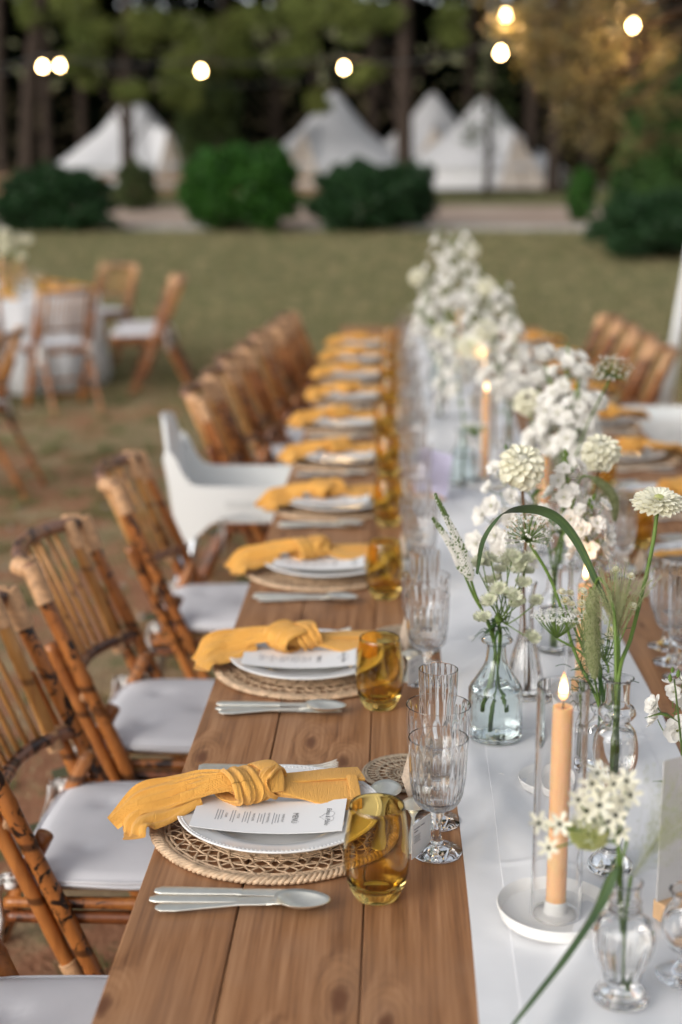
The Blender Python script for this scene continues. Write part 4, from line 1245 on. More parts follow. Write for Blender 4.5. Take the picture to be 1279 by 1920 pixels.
# ================================================================== CANDLES
def candle_thing(label, group=None, H=0.248, rc_=0.0117, base=0.016):
    """peach taper standing in a white socket; wick and flame with their own light"""
    t = thing('candle', label, 'candle', group=group)
    pr = [(0, base), (rc_ * 0.97, base), (rc_, base + 0.004), (rc_, base + H - 0.006), (rc_ * 0.93, base + H - 0.001), (rc_ * 0.7, base + H - 0.0015), (rc_ * 0.3, base + H - 0.004), (0, base + H - 0.0045)]
    lathe_obj('wax', pr, M_WAX, t, 32, lambda r, z, th, i: r * (1 + 0.012 * math.sin(3 * th + z * 60)))
    MB().tube([(0, 0, base + H - 0.005), (0.0006, 0, base + H + 0.004), (0.0018, 0, base + H + 0.009)], 0.0008, 6).put('wick', M_WICK, t)
    lathe_obj('flame', smooth_prof([(0, base + H + 0.004), (0.0042, base + H + 0.0095), (0.0052, base + H + 0.015), (0.0042, base + H + 0.024), (0.0019, base + H + 0.034), (0, base + H + 0.041)], 16), M_FLAME, t, 16)
    return Proto(t)
def make_dish(r=0.069, name='candle_dish'):
    t = thing(name, 'x', 'candle holder')
    lathe_obj('plate', [(0, 0.0), (r * 0.82, 0.0), (r * 0.93, 0.003), (r, 0.017), (r * 0.985, 0.0185), (r * 0.965, 0.017), (r * 0.90, 0.0055), (r * 0.80, 0.0035), (0, 0.0035)], M_DISH, t, 80)
    lathe_obj('socket', smooth_prof([(0.0, 0.0038), (0.0225, 0.0038), (0.0215, 0.0058), (0.0145, 0.0075), (0.0135, 0.010), (0.0132, 0.0225), (0.0123, 0.0230), (0.0121, 0.0165), (0, 0.0162)], 30), M_DISH, t, 40)
    return Proto(t)
def make_chimney(r=0.0295, h=0.283):
    t = thing('glass_chimney', 'x', 'glass tube')
    MB().lathe([(r - 0.0021, 0.0), (r, 0.0), (r, h - 0.001), (r - 0.001, h), (r - 0.0021, h - 0.001)], 64, close=True).put('tube', M_CLEAR, t, auto=40)
    return Proto(t)
P_candle = candle_thing('x'); P_candle_s = candle_thing('x', H=0.19); P_dish = make_dish(); P_chim = make_chimney(); P_chim_s = make_chimney(0.0285, 0.235)
def flame_light(x, y, z, e=0.075):
    l = bpy.data.lights.new('candle_light', 'POINT'); l.energy = e; l.color = (1.0, 0.52, 0.20); l.shadow_soft_size = 0.004
    o = bpy.data.objects.new('candle_light', l); COL.objects.link(o); o.location = (x, y, z)
    return o
def candle_set(x, y, z, where, tall=True):
    P_dish.place('white round candle dish ' + where, (x, y, z), 0, 'candle dishes')
    p = P_candle if tall else P_candle_s
    c = p.place('lit peach taper candle ' + where, (x, y, z + 0.0005), 0, 'peach candles')
    (P_chim if tall else P_chim_s).place('clear glass chimney round the candle ' + where, (x, y, z + 0.0062), 0, 'glass chimneys')
    l = flame_light(0, 0, (0.264 if tall else 0.206) + 0.052)
    l.parent = c
candle_set(0.197, 1.532, RZ2, 'in the foreground on the runner')
candle_set(0.320, 2.26, RZ, 'behind the button flowers', False)
candle_set(0.268, 4.02, RZ, 'in the middle of the runner', True)
candle_set(0.302, 4.66, RZ, 'just beyond the middle candle', True)
candle_set(0.375, 3.42, RZ, 'half hidden behind the tall delphinium', True)
candle_set(0.31, 6.7, RZ, 'far down the runner among the flowers', True)
candle_set(-3.06, 11.12, 0.7355, 'on the round guest table', True)
# small white tea dish with nothing on it beside the decanter
P_dish.place('small white dish standing empty behind the foreground candle', (0.236, 1.92, RZ), 0.3, 'candle dishes', scale=(0.72, 0.72, 0.8))

# ================================================================== VASES
def shell(outer, t_=0.0022, floor=0.006, n_in=26):
    """outer profile (r, z) from foot edge to lip -> closed wall profile"""
    inn = [(max(0.0, r - t_), z) for r, z in outer if z > floor + 0.002][::-1]
    return [(0.0, outer[0][1] + 0.0012), (outer[0][0] * 0.7, outer[0][1] + 0.001)] + outer + [(outer[-1][0] - t_ * 0.5, outer[-1][1] + 0.0006)] + inn + [(inn[-1][0] * 0.7, floor + 0.0005), (0.0, floor)]
def water(outer, z0, z1, gap=0.0035):
    pts = [(max(0.001, r - gap), z) for r, z in outer if z0 < z < z1]
    return [(0.0, z0), (pts[0][0] * 0.9, z0)] + pts + [(pts[-1][0], z1), (0.0, z1)]
def vase(kind, label, x, y, rz=0.0, z=None):
    t = thing('vase', label, 'vase', (x, y, RZ if z is None else z), rz, 'glass vases on the runner')
    m = M_CLEAR; n = 72; mod = None; smooth = True
    if kind == 'decanter':
        m = M_BLUEGLASS; n = 168
        o = smooth_prof([(0.033, 0.0005), (0.040, 0.003), (0.0415, 0.010), (0.0418, 0.040), (0.0418, 0.076), (0.0405, 0.085), (0.029, 0.103), (0.019, 0.121), (0.0155, 0.138), (0.0155, 0.153), (0.0235, 0.158), (0.0240, 0.1615)], 64)
        def mod(r, z_, th, i):
            if r < 0.02 or i > 66 or z_ > 0.154: return r
            if 0.004 < z_ < 0.048: return r * (1 + 0.022 * abs(math.cos(7 * th + z_ * 190) * math.cos(7 * th - z_ * 190)) ** 0.6 * 2.2 - 0.022)
            if 0.060 < z_ < 0.082: return r * (1 + 0.012 * math.cos(34 * th) * math.cos(z_ * 900))
            if z_ > 0.086: return r * (1 + 0.02 * math.cos(10 * th))
            return r
        wz = 0.082
    elif kind == 'bell':
        n = 128
        o = smooth_prof([(0.026, 0.0005), (0.0295, 0.003), (0.0300, 0.015), (0.0285, 0.045), (0.0225, 0.075), (0.0145, 0.105), (0.0115, 0.135), (0.0115, 0.175), (0.0155, 0.198), (0.0165, 0.201)], 44)
        mod = lambda r, z_, th, i: r * (1 + (0.035 * math.cos(14 * th) if (i < 46 and 0.004 < z_ < 0.12) else 0)); wz = 0.10
    elif kind == 'bulb':
        n = 96
        o = smooth_prof([(0.024, 0.0005), (0.0285, 0.004), (0.027, 0.012), (0.018, 0.022), (0.0135, 0.034), (0.0165, 0.048), (0.0135, 0.060), (0.0165, 0.075), (0.0135, 0.088), (0.0165, 0.102), (0.0150, 0.112), (0.018, 0.124), (0.0262, 0.142), (0.0280, 0.162), (0.0245, 0.184),
                         (0.0160, 0.197), (0.0205, 0.204), (0.0235, 0.210), (0.0205, 0.217), (0.0152, 0.222), (0.0145, 0.240), (0.0155, 0.250), (0.0195, 0.2545)], 96); wz = 0.185
    elif kind == 'bottle':
        o = smooth_prof([(0.024, 0.0005), (0.0275, 0.003), (0.0285, 0.020), (0.0285, 0.055), (0.0265, 0.068), (0.0195, 0.078), (0.0175, 0.086), (0.0215, 0.092), (0.0225, 0.096), (0.0205, 0.099)], 44); wz = 0.060
    elif kind == 'curvy':
        n = 112
        o = smooth_prof([(0.026, 0.0005), (0.0295, 0.004), (0.0255, 0.012), (0.0195, 0.022), (0.0215, 0.036), (0.0285, 0.054), (0.0325, 0.072), (0.0300, 0.088), (0.0205, 0.098), (0.0155, 0.103), (0.0175, 0.106), (0.0150, 0.110), (0.0170, 0.114), (0.0148, 0.119), (0.0155, 0.130), (0.0178, 0.136)], 70)
        mod = lambda r, z_, th, i: r * (1 + (0.03 * math.cos(12 * th) if (i < 70 and 0.03 < z_ < 0.092) else 0)); wz = 0.088
    elif kind == 'footed':
        o = smooth_prof([(0.027, 0.0005), (0.031, 0.002), (0.022, 0.007), (0.0085, 0.014), (0.0075, 0.026), (0.020, 0.038), (0.027, 0.055), (0.024, 0.075), (0.0165, 0.088), (0.019, 0.100), (0.0205, 0.102)], 60); wz = 0.07
    else:                                    # 'tall' plain cylinder bottle
        o = smooth_prof([(0.022, 0.0005), (0.026, 0.003), (0.0265, 0.02), (0.0265, 0.09), (0.024, 0.105), (0.0150, 0.120), (0.0130, 0.135), (0.0135, 0.158), (0.0170, 0.165)], 44); wz = 0.085
        n = 56
    fl = 0.006 if kind != 'footed' else 0.034
    MB().lathe(shell(o, floor=fl), n, mod=mod).put('glass', m, t, smooth)
    wp = water(o, fl + 0.002, wz)
    MB().lathe(wp, 48).put('water', M_WATER, t)
    return t

VS = {  # key: (kind, x, y, lip height, label)
    0: ('decanter', 0.165, 2.102, 0.1615, 'pale blue cut-glass decanter vase holding astrantia and speedwell spikes'),
    1: ('bell', 0.228, 2.285, 0.201, 'fluted bell-shaped glass vase directly behind the cut-glass decanter'),
    2: ('bulb', 0.279, 1.655, 0.2545, 'tall clear vase with a round bulb and ring at its neck'),
    3: ('bottle', 0.318, 1.985, 0.099, 'small clear jar vase packed with button flowers'),
    4: ('curvy', 0.247, 1.361, 0.136, 'small ribbed glass vase nearest the camera at the lower right'),
    5: ('footed', 0.323, 1.410, 0.102, 'little footed glass vase cut by the lower right edge'),
    6: ('tall', 0.372, 2.62, 0.165, 'plain glass bottle right of the bell vase, holding a round cream dahlia'),
    17: ('tall', 0.300, 2.52, 0.165, 'plain glass bottle behind the bell vase with white delphinium'),
    7: ('tall', 0.385, 3.12, 0.165, 'glass bottle under the tall bunch of white ranunculus'),
    18: ('bell', 0.335, 3.25, 0.201, 'fluted bell vase left of the tall ranunculus bunch'),
    8: ('tall', 0.340, 4.10, 0.165, 'glass bottle just right of the middle candle'),
    9: ('decanter', 0.205, 4.02, 0.1615, 'cut-glass decanter left of the middle candle'),
    10: ('bell', 0.315, 4.88, 0.201, 'bell vase behind the two middle candles'),
    11: ('tall', 0.180, 5.25, 0.165, 'glass bottle at the left of the far flower mass'),
    12: ('tall', 0.390, 5.62, 0.165, 'glass bottle at the right of the far flower mass'),
    13: ('decanter', 0.200, 6.05, 0.1615, 'cut-glass decanter deep in the far flower mass'),
    14: ('tall', 0.330, 6.35, 0.165, 'glass bottle in the centre of the far flower mass'),
    15: ('bell', 0.255, 6.85, 0.201, 'bell vase under the highest far blooms'),
    16: ('tall', 0.380, 7.10, 0.165, 'last glass bottle at the far end of the runner'),
}
vobj = {k: vase(v[0], v[4], v[1], v[2], 0.3 * k, RZ2 if v[2] < 2.3 and v[1] < 0.40 and k in (2, 4, 5) else None) for k, v in VS.items()}

# ================================================================== FLOWERS
def petal(Lp, W, cup=0.3, curl=0.25, nu=5, nv=4, notch=0.0, base=0.25):
    """a petal lying along +x from the origin, hollow side up; thin closed blade"""
    vs = []; fs = []
    for lay in (0, 1):
        for i in range(nu + 1):
            u = i / nu
            w = W * .5 * (base + (1 - base) * math.sin(min(1, u * 1.25) * PI * .5)) * (1 - max(0, (u - 0.62) / 0.38) ** 2.4 * 0.85)
            for j in range(nv + 1):
                v = 2 * j / nv - 1
                vs.append((u * Lp - notch * Lp * (1 - abs(v)) * (u > 0.99), v * w, curl * Lp * u * u + cup * W * v * v * .5 + (0.00025 if lay else 0)))
    m = (nu + 1) * (nv + 1)
    for lay in (0, 1):
        for i in range(nu):
            for j in range(nv):
                a = lay * m + i * (nv + 1) + j; q = (a, a + nv + 1, a + nv + 2, a + 1); fs.append(q if lay else q[::-1])
    return vs, fs
def petal_tf(phi, incl, r0, z0, roll=0.0):
    """petal frame: azimuth phi, raised by incl from the horizontal"""
    return Matrix.Rotation(phi, 4, 'Z') @ Matrix.Translation((r0, 0, z0)) @ Matrix.Rotation(-incl, 4, 'Y') @ Matrix.Rotation(roll, 4, 'X')
def bloom_list(kind, s, seed=0):
    """list of (petal key, matrix) for a bloom of radius s facing +z"""
    r = random.Random(seed); out = []
    if kind == 'dahlia':
        n = 92
        for i in range(n):
            f = (i + 0.5) / n; phi = i * 2.39996; th = 0.22 + 1.95 * f ** 0.62        # polar angle from the top
            rad = 0.60 * s
            M = (Matrix.Rotation(phi, 4, 'Z') @ Matrix.Rotation(th, 4, 'Y') @ Matrix.Translation((0, 0, rad * (0.86 + 0.10 * f))) @
                 Matrix.Rotation(R(-50 + 30 * f + r.uniform(-14, 12)), 4, 'Y') @ Matrix.Rotation(r.uniform(-.35, .35), 4, 'X') @ Matrix.Rotation(r.uniform(-.2, .2), 4, 'Z'))
            sc = s * (0.30 + 0.31 * f ** 0.6) * r.uniform(0.82, 1.15)
            out.append(('d', M @ Matrix.Diagonal((sc, sc, sc, 1))))
    elif kind == 'zinnia':
        for ring, (n, r0, z0, inc, L_) in enumerate([(24, 0.16, 0.00, -0.10, 0.88), (22, 0.16, 0.05, 0.05, 0.80), (19, 0.14, 0.10, 0.18, 0.66), (16, 0.13, 0.14, 0.36, 0.50), (13, 0.10, 0.18, 0.55, 0.34)]):
            for i in range(n):
                phi = 2 * PI * i / n + ring * 0.37 + r.uniform(-.05, .05)
                sc = s * L_ * r.uniform(0.93, 1.05)
                out.append(('z', petal_tf(phi, inc + r.uniform(-.06, .06), r0 * s, z0 * s, r.uniform(-.2, .2)) @ Matrix.Diagonal((sc, sc, sc, 1))))
    elif kind == 'rose':
        for ring, (n, r0, z0, inc, L_) in enumerate([(7, 0.12, -0.25, 0.25, 1.0), (7, 0.10, -0.22, 0.62, 0.95), (6, 0.08, -0.18, 0.95, 0.88), (5, 0.05, -0.12, 1.20, 0.74), (4, 0.03, -0.05, 1.35, 0.55)]):
            for i in range(n):
                phi = 2 * PI * i / n + ring * 0.5 + r.uniform(-.1, .1)
                sc = s * L_ * r.uniform(0.92, 1.06)
                out.append(('r', petal_tf(phi, inc + r.uniform(-.1, .1), r0 * s, z0 * s, r.uniform(-.15, .15)) @ Matrix.Diagonal((sc, sc, sc, 1))))
    elif kind == 'floret':
        for ring, (n, r0, z0, inc, L_) in enumerate([(6, 0.06, -0.1, 0.10, 1.0), (5, 0.05, -0.05, 0.45, 0.82), (4, 0.03, 0.0, 0.9, 0.48)]):
            for i in range(n):
                phi = 2 * PI * i / n + ring * 0.5 + r.uniform(-.15, .15)
                sc = s * L_ * r.uniform(0.88, 1.08)
                out.append(('f', petal_tf(phi, inc + r.uniform(-.18, .18), r0 * s, z0 * s, r.uniform(-.4, .4)) @ Matrix.Diagonal((sc, sc, sc, 1))))
    elif kind == 'star':
        for i in range(6):
            out.append(('s', petal_tf(2 * PI * i / 6, 0.25 + r.uniform(-.15, .15), 0.08 * s, 0, r.uniform(-.2, .2)) @ Matrix.Diagonal((s, s, s, 1))))
    return out
PET = {'d': petal(1, 0.86, 0.62, -0.06, 4, 4, 0.0, 0.6), 'z': petal(1, 0.40, 0.35, -0.04, 4, 2, 0.06, 0.35), 'r': petal(1, 1.05, 0.55, 0.30, 4, 4, 0.03, 0.4),
       'f': petal(1, 0.86, 0.30, 0.12, 4, 4, 0.10, 0.25), 's': petal(1, 0.42, 0.4, 0.05, 4, 2, 0.0, 0.5)}
PETM = {}
def petal_mesh(k, m):
    if (k, m.name) not in PETM:
        vs, fs = PET[k]; PETM[(k, m.name)] = MB().add(vs, fs).mesh('petal', m)
    return PETM[(k, m.name)]
def bloom_joined(kind, s, seed, mats_, centre=True):
    mb = MB()
    for key, M in bloom_list(kind, s, seed):
        vs, fs = PET[key]; mb.add([M @ Vector(p) for p in vs], fs)
    me = mb.mesh('bloom', mats_)
    n0 = len(mb.f)
    if centre:
        c = MB(); r = random.Random(seed)
        if kind == 'zinnia':
            for i in range(60):
                q = math.sqrt(i / 60) * 0.16 * s; a = i * 2.4
                c.lathe([(0, -0.003), (0.0016, 0), (0.0012, 0.003), (0, 0.004)], 5, (q * math.cos(a), q * math.sin(a), 0.19 * s - q * 0.2))
        elif kind in ('floret', 'star'):
            for i in range(7):
                a = i * 2.4; q = 0.10 * s * (i / 7)
                c.lathe([(0, -0.001), (0.0013 if kind == 'floret' else 0.0022, 0), (0, 0.0028)], 5, (q * math.cos(a), q * math.sin(a), 0.08 * s))
        if c.v:
            return me, c.mesh('centre', M_PETALG if kind != 'star' else M_DARKEYE)
    return me, None
BL = {}
def bloom(kind, s, seed=0):
    k = (kind, round(s, 4), seed)
    if k not in BL: BL[k] = bloom_joined(kind, s, seed, M_PETALW if kind in ('floret', 'rose') else M_PETAL)
    return BL[k]
FLO = [bloom('floret', 0.021, i) for i in range(4)]

def stem_path(v, head, via=None, n=22, seed=0):
    kind, vx, vy, lip, _ = VS[v]; r = random.Random(seed)
    z0 = vobj[v].location.z; hd = Vector(head)
    d = Vector((hd.x - vx, hd.y - vy, 0)); a = d.normalized() if d.length > 1e-4 else Vector((1, 0, 0))
    rl = {'decanter': 0.010, 'bell': 0.006, 'bulb': 0.009, 'bottle': 0.012, 'curvy': 0.008, 'footed': 0.010, 'tall': 0.007}[kind]
    mouth = Vector((vx, vy, z0 + lip)) + a * rl * 0.8 + Vector((r.uniform(-.003, .003), r.uniform(-.003, .003), 0))
    foot = Vector((vx, vy, z0 + (0.012 if kind != 'footed' else 0.040))) - a * rl * 0.7
    if kind == 'bulb': foot = Vector((vx, vy, z0 + 0.125)) - a * 0.006
    mid = mouth.lerp(hd, 0.5) + Vector((0, 0, 0.02)) - a * 0.012
    return spline([foot, mouth] + (via or [mid]) + [hd], n)
def tilt_to(d, spin=0.0):
    return (Vector(d).normalized().to_track_quat('Z', 'Y').to_matrix().to_4x4() @ Matrix.Rotation(spin, 4, 'Z'))
def flower_root(name, label, cat, x, y, z, group):
    return thing(name, label, cat, (x, y, z), 0, group)
def local(pts, o): 
    v = Vector(o); return [Vector(p) - v for p in pts]

def single_flower(kind, x, y, z, s, v, label, seed, face_=(0, -0.45, 1.0), petals=False, brown=False, via=None, rs=0.0022):
    base = vobj[v].location
    o = (base.x, base.y, base.z)
    name = {'dahlia': 'dahlia', 'zinnia': 'zinnia', 'rose': 'ranunculus'}[kind]
    t = flower_root(name, label, 'flower', *o, name + ' stems in vases')
    hd = Vector((x, y, z)); f = Vector(face_).normalized()
    P = stem_path(v, hd - f * s * 0.30, via, seed=seed)
    MB().tube(local(P, o), rs, 8).put('stem', M_STEMBROWN if brown else M_STEM, t)
    M = Matrix.Translation(hd - Vector(o)) @ tilt_to(f, seed * 1.3)
    if petals:
        pm = petal_mesh({'dahlia': 'd', 'zinnia': 'z', 'rose': 'r'}[kind], M_PETAL)
        for key, PM in bloom_list(kind, s, seed):
            p = put('petal', pm, t); p.matrix_local = M @ PM
        c = MB()
        if kind == 'dahlia': c.lathe([(0, -0.5 * s), (0.42 * s, -0.3 * s), (0.52 * s, 0), (0.36 * s, 0.34 * s), (0, 0.46 * s)], 20)
        else:
            c.lathe([(0, -0.12 * s), (0.20 * s, -0.02 * s), (0.19 * s, 0.12 * s), (0.10 * s, 0.17 * s), (0, 0.18 * s)], 20)
        h = c.put('flower_heart', M_PETAL if kind == 'dahlia' else M_PETALG, t); h.matrix_local = M
        if kind == 'zinnia':
            _, cm = bloom('zinnia', s, seed)
            h = put('florets', cm, t); h.matrix_local = M
    else:
        bm, cm = bloom(kind, s, seed % 3)
        b = put('bloom', bm, t); b.matrix_local = M
        if cm: b2 = put('centre', cm, t); b2.matrix_local = M
    cal = MB()                               # green calyx under the head
    for i in range(8):
        a = 2 * PI * i / 8
        vs, fs = petal(0.35 * s, 0.16 * s, 0.3, 0.1, 3, 2)
        cal.add([Matrix.Rotation(a, 4, 'Z') @ Matrix.Rotation(-0.5, 4, 'Y') @ Vector(p) for p in vs], fs)
    h = cal.put('calyx', M_STEM, t); h.matrix_local = M @ Matrix.Translation((0, 0, -0.34 * s if kind != 'zinnia' else -0.10 * s))
    return t

def spray(x, y, z, s, v, label, seed, n=None):
    """delphinium: a stem set with loose white florets round its upper part"""
    base = vobj[v].location; o = tuple(base)
    t = flower_root('delphinium', label, 'flower', *o, 'white delphinium stems')
    r = random.Random(seed)
    hd = Vector((x, y, z + s * 0.95))
    P = stem_path(v, hd, [Vector((VS[v][1], VS[v][2], 0)).lerp(Vector((x, y, 0)), 0.75) + Vector((0, 0, z - s * 1.0))] if z - s > base.z + VS[v][3] + 0.03 else None, 26, seed)
    MB().tube(local(P, o), lambda u: 0.0024 * (1 - 0.5 * u), 7).put('stem', M_STEM, t)
    n = n or (int(9 + s * 150) if y < 3.5 else int(7 + s * 78))
    br = MB(); n_f = 0
    for i in range(n):
        f = (i + 0.3) / n; zz = z - s + 2 * s * f
        a = i * 2.4 + r.uniform(-.4, .4); rad = s * (0.52 - 0.36 * f) * r.uniform(0.6, 1.15) + 0.012
        c = Vector((x + rad * math.cos(a), y + rad * math.sin(a) * 0.8, zz + r.uniform(-.01, .01)))
        d = Vector((math.cos(a), math.sin(a) * 0.9 - 0.55, 0.35 + 0.9 * f * f)).normalized()
        st_ = Vector((x, y, zz - 0.02))
        br.tube(local(spline([st_, st_.lerp(c, 0.5) + Vector((0, 0, -0.004)), c - d * 0.004], 5), o), 0.0008, 5)
        fm, cm = FLO[i % 4]; k = (1.15 - 0.45 * f) * r.uniform(0.85, 1.1) * (0.9 if s < 0.06 else 1.0) * (1.22 if y > 3.6 else (1.15 if y > 2.9 else 1.0))
        M = Matrix.Translation(c - Vector(o)) @ tilt_to(d, r.uniform(0, 6)) @ Matrix.Diagonal((k, k, k, 1))
        b = put('floret', fm, t); b.matrix_local = M
        if y < 3.4 and cm: e = put('floret_centre', cm, b)
    for i in range(5):                       # buds at the tip
        c = Vector((x + r.uniform(-.006, .006), y + r.uniform(-.006, .006), z + s * (0.9 + 0.1 * i) * 1.0))
        br.lathe([(0, -0.005), (0.0035, 0), (0, 0.006)], 6, tuple(c - Vector(o)))
    for i in range(6):
        a = r.uniform(0, 6.28); p0 = P[10 + i * 2]
        br.ribbon(local(spline([p0, p0 + Vector((math.cos(a) * .02, math.sin(a) * .02, .012)), p0 + Vector((math.cos(a) * .045, math.sin(a) * .045, 0.005))], 6), o), lambda u: 0.006 * math.sin(PI * min(1, u + .1)) + 0.0004, Vector((-math.sin(a), math.cos(a), 0)))
    br.put('branchlets', M_STEM, t)['kind'] = 'stuff'
    return t

def umbel(kind, x, y, z, s, v, label, seed, via=None):
    base = vobj[v].location; o = tuple(base); r = random.Random(seed)
    t = flower_root('allium' if kind == 'allium' else 'queen_annes_lace', label, 'flower', *o, 'umbel flowers in vases')
    hub = Vector((x, y, z - s * (0.35 if kind == 'allium' else 0.9)))
    P = stem_path(v, hub, via, seed=seed)
    MB().tube(local(P, o), 0.0024 if kind == 'allium' else 0.0016, 8).put('stem', M_STEM, t)
    rays = MB(); fl = MB(); dk = MB()
    n = 62 if kind == 'allium' else 44
    for i in range(n):
        f = (i + .5) / n; a = i * 2.39996
        if kind == 'allium':
            th = 0.15 + 1.75 * f ** 0.7; d = Vector((math.sin(th) * math.cos(a), math.sin(th) * math.sin(a), math.cos(th)))
            c = hub + d * s * r.uniform(0.86, 1.12) + Vector((0, 0, s * 0.25))
        else:
            q = s * math.sqrt(f) * 1.0; c = Vector((x + q * math.cos(a), y + q * math.sin(a), z + s * 0.10 * (1 - f) + r.uniform(-.002, .002)))
            d = Vector((math.cos(a) * .3, math.sin(a) * .3, 1)).normalized()
        rays.tube(local(spline([hub, hub.lerp(c, .5) + Vector((0, 0, -0.003 if kind != 'allium' else 0)), c], 4), o), 0.00055, 4)
        sub = 3 if kind == 'allium' else 9
        for k in range(sub):
            cc = c + (Vector((r.gauss(0, 1), r.gauss(0, 1), r.gauss(0, .5))) * (0.0028 if kind == 'allium' else 0.0030)); M = Matrix.Translation(cc - Vector(o)) @ tilt_to(d + Vector((r.uniform(-.5, .5), r.uniform(-.5, .5), 0)), r.uniform(0, 6))
            pr = 5; w = 0.0030 if kind == 'allium' else 0.0017
            vs = [(0, 0, 0.0004)] + [((w if q % 2 == 0 else w * .45) * math.cos(PI * q / pr), (w if q % 2 == 0 else w * .45) * math.sin(PI * q / pr), 0.0012 if q % 2 == 0 else 0) for q in range(2 * pr)]
            (fl if (kind != 'allium' or r.random() < 0.72) else dk).add([M @ Vector(p) for p in vs], [(0, 1 + q, 1 + (q + 1) % (2 * pr)) for q in range(2 * pr)])
            if kind == 'allium' and k == 0:
                dk.add([M @ Vector((p[0] * .4, p[1] * .4, p[2] + 0.0012)) for p in vs], [(0, 1 + q, 1 + (q + 1) % (2 * pr)) for q in range(2 * pr)])
    rays.put('rays', M_STEM, t)
    f_ = fl.put('tiny_florets', M_PETALW, t, smooth=False); f_['kind'] = 'stuff'
    if dk.v:
        d_ = dk.put('faded_florets', M_PINKBROWN, t, smooth=False); d_['kind'] = 'stuff'
    return t

# ---- the heads that can be told apart
single_flower('dahlia', 0.212, 2.280, 1.155, 0.041, 1, 'cream dahlia on a brown stem in the bell vase, second tallest of the near dahlias', 1, (0.05, -0.62, 1), True, True, [Vector((0.222, 2.284, 1.03))], 0.0024)
single_flower('dahlia', 0.364, 2.450, 1.148, 0.037, 6, 'round white pompon dahlia on a dark thin stem, right of the arching grass leaf', 2, (0.05, -0.35, 1), True, True, [Vector((0.366, 2.52, 1.03))], 0.0018)
single_flower('zinnia', 0.344, 1.800, 1.201, 0.035, 2, 'flat cream zinnia with green heart on a long bare stem at the right edge', 3, (0.0, -0.30, 1), True, False,
              [Vector((0.304, 1.72, 1.048)), Vector((0.335, 1.785, 1.136))], 0.0026)
umbel('allium', 0.203, 2.050, 1.097, 0.033, 3, 'round head of faded allium under the arching grass leaf', 4, [Vector((0.278, 2.03, 0.914)), Vector((0.257, 2.04, 0.977)), Vector((0.236, 2.05, 1.032))])
umbel('lace', 0.242, 1.980, 0.990, 0.036, 3, 'flat white lace umbel beside the button flowers', 5)
umbel('allium', 0.421, 2.750, 1.247, 0.036, 7, 'tall allium head standing above the pompon dahlia', 6)
rest = [('spray', 0.205, 2.500, 1.025, 0.092, 17), ('spray', 0.295, 2.350, 1.093, 0.055, 17), ('spray', 0.336, 2.330, 1.035, 0.045, 6),
        ('dahlia', 0.322, 3.35, 1.10, 0.036, 18), ('rose', 0.436, 3.05, 1.135, 0.032, 7), ('rose', 0.340, 3.300, 1.157, 0.037, 7), ('rose', 0.353, 3.300, 1.212, 0.030, 7), ('rose', 0.396, 3.250, 1.210, 0.027, 7), ('rose', 0.411, 3.100, 1.199, 0.026, 7),
        ('spray', 0.391, 3.150, 1.139, 0.089, 7), ('spray', 0.403, 3.050, 1.090, 0.069, 7), ('spray', 0.363, 3.200, 1.076, 0.072, 18), ('rose', 0.342, 3.900, 1.043, 0.050, 8), ('spray', 0.370, 4.300, 1.042, 0.089, 8),
        ('lace', 0.224, 3.800, 0.967, 0.037, 9), ('zinnia', 0.262, 4.700, 1.078, 0.056, 10), ('dahlia', 0.193, 5.200, 1.070, 0.047, 11), ('dahlia', 0.322, 4.900, 1.111, 0.046, 10), ('dahlia', 0.106, 6.200, 1.213, 0.039, 13),
        ('dahlia', 0.390, 6.000, 1.182, 0.042, 12), ('rose', 0.275, 5.900, 1.130, 0.053, 13), ('spray', 0.244, 6.100, 1.215, 0.130, 13), ('spray', 0.319, 6.500, 1.261, 0.120, 14), ('spray', 0.424, 5.600, 1.124, 0.094, 12),
        ('spray', 0.136, 5.700, 1.072, 0.106, 11), ('spray', 0.228, 5.100, 1.033, 0.095, 11), ('spray', 0.402, 4.800, 1.085, 0.081, 10), ('spray', 0.221, 6.800, 1.270, 0.113, 15), ('allium', 0.307, 6.800, 1.332, 0.055, 15),
        ('rose', 0.111, 5.500, 1.040, 0.041, 11), ('spray', 0.370, 6.100, 1.126, 0.113, 14), ('spray', 0.327, 4.600, 1.020, 0.078, 8), ('dahlia', 0.392, 7.200, 1.277, 0.042, 16), ('spray', 0.203, 4.700, 0.989, 0.088, 9),
        ('rose', 0.474, 6.600, 1.087, 0.044, 16), ('rose', 0.461, 5.400, 1.061, 0.036, 12), ('spray', 0.295, 5.500, 1.091, 0.102, 12), ('spray', 0.161, 6.300, 1.110, 0.094, 13), ('lace', 0.120, 6.000, 1.100, 0.049, 13),
        ('spray', 0.310, 4.900, 1.056, 0.082, 10), ('rose', 0.149, 5.000, 1.044, 0.034, 11)]
ADJ = {'spray': 'white delphinium', 'rose': 'white ranunculus', 'lace': 'white lace umbel', 'zinnia': 'cream zinnia', 'dahlia': 'cream dahlia', 'allium': 'allium head'}
cnt = {}
for i, (k, x, y, z, s, v) in enumerate(rest):
    cnt[(k, v)] = cnt.get((k, v), 0) + 1
    vdesc = VS[v][4]
    lab = '%s%s in the %s' % ({1: '', 2: 'second ', 3: 'third ', 4: 'fourth ', 5: 'fifth ', 6: 'sixth '}[cnt[(k, v)]], ADJ[k], vdesc)
    lab = ' '.join(lab.split()[:16])
    if k == 'spray': spray(x, y, z, s, v, lab, 50 + i)
    elif k in ('lace', 'allium'): umbel(k, x, y, z, s, v, lab, 50 + i)
    else: single_flower(k, x, y, z, s, v, lab, 50 + i, (random.uniform(-.3, .3), -0.7, 1), rs=0.002)

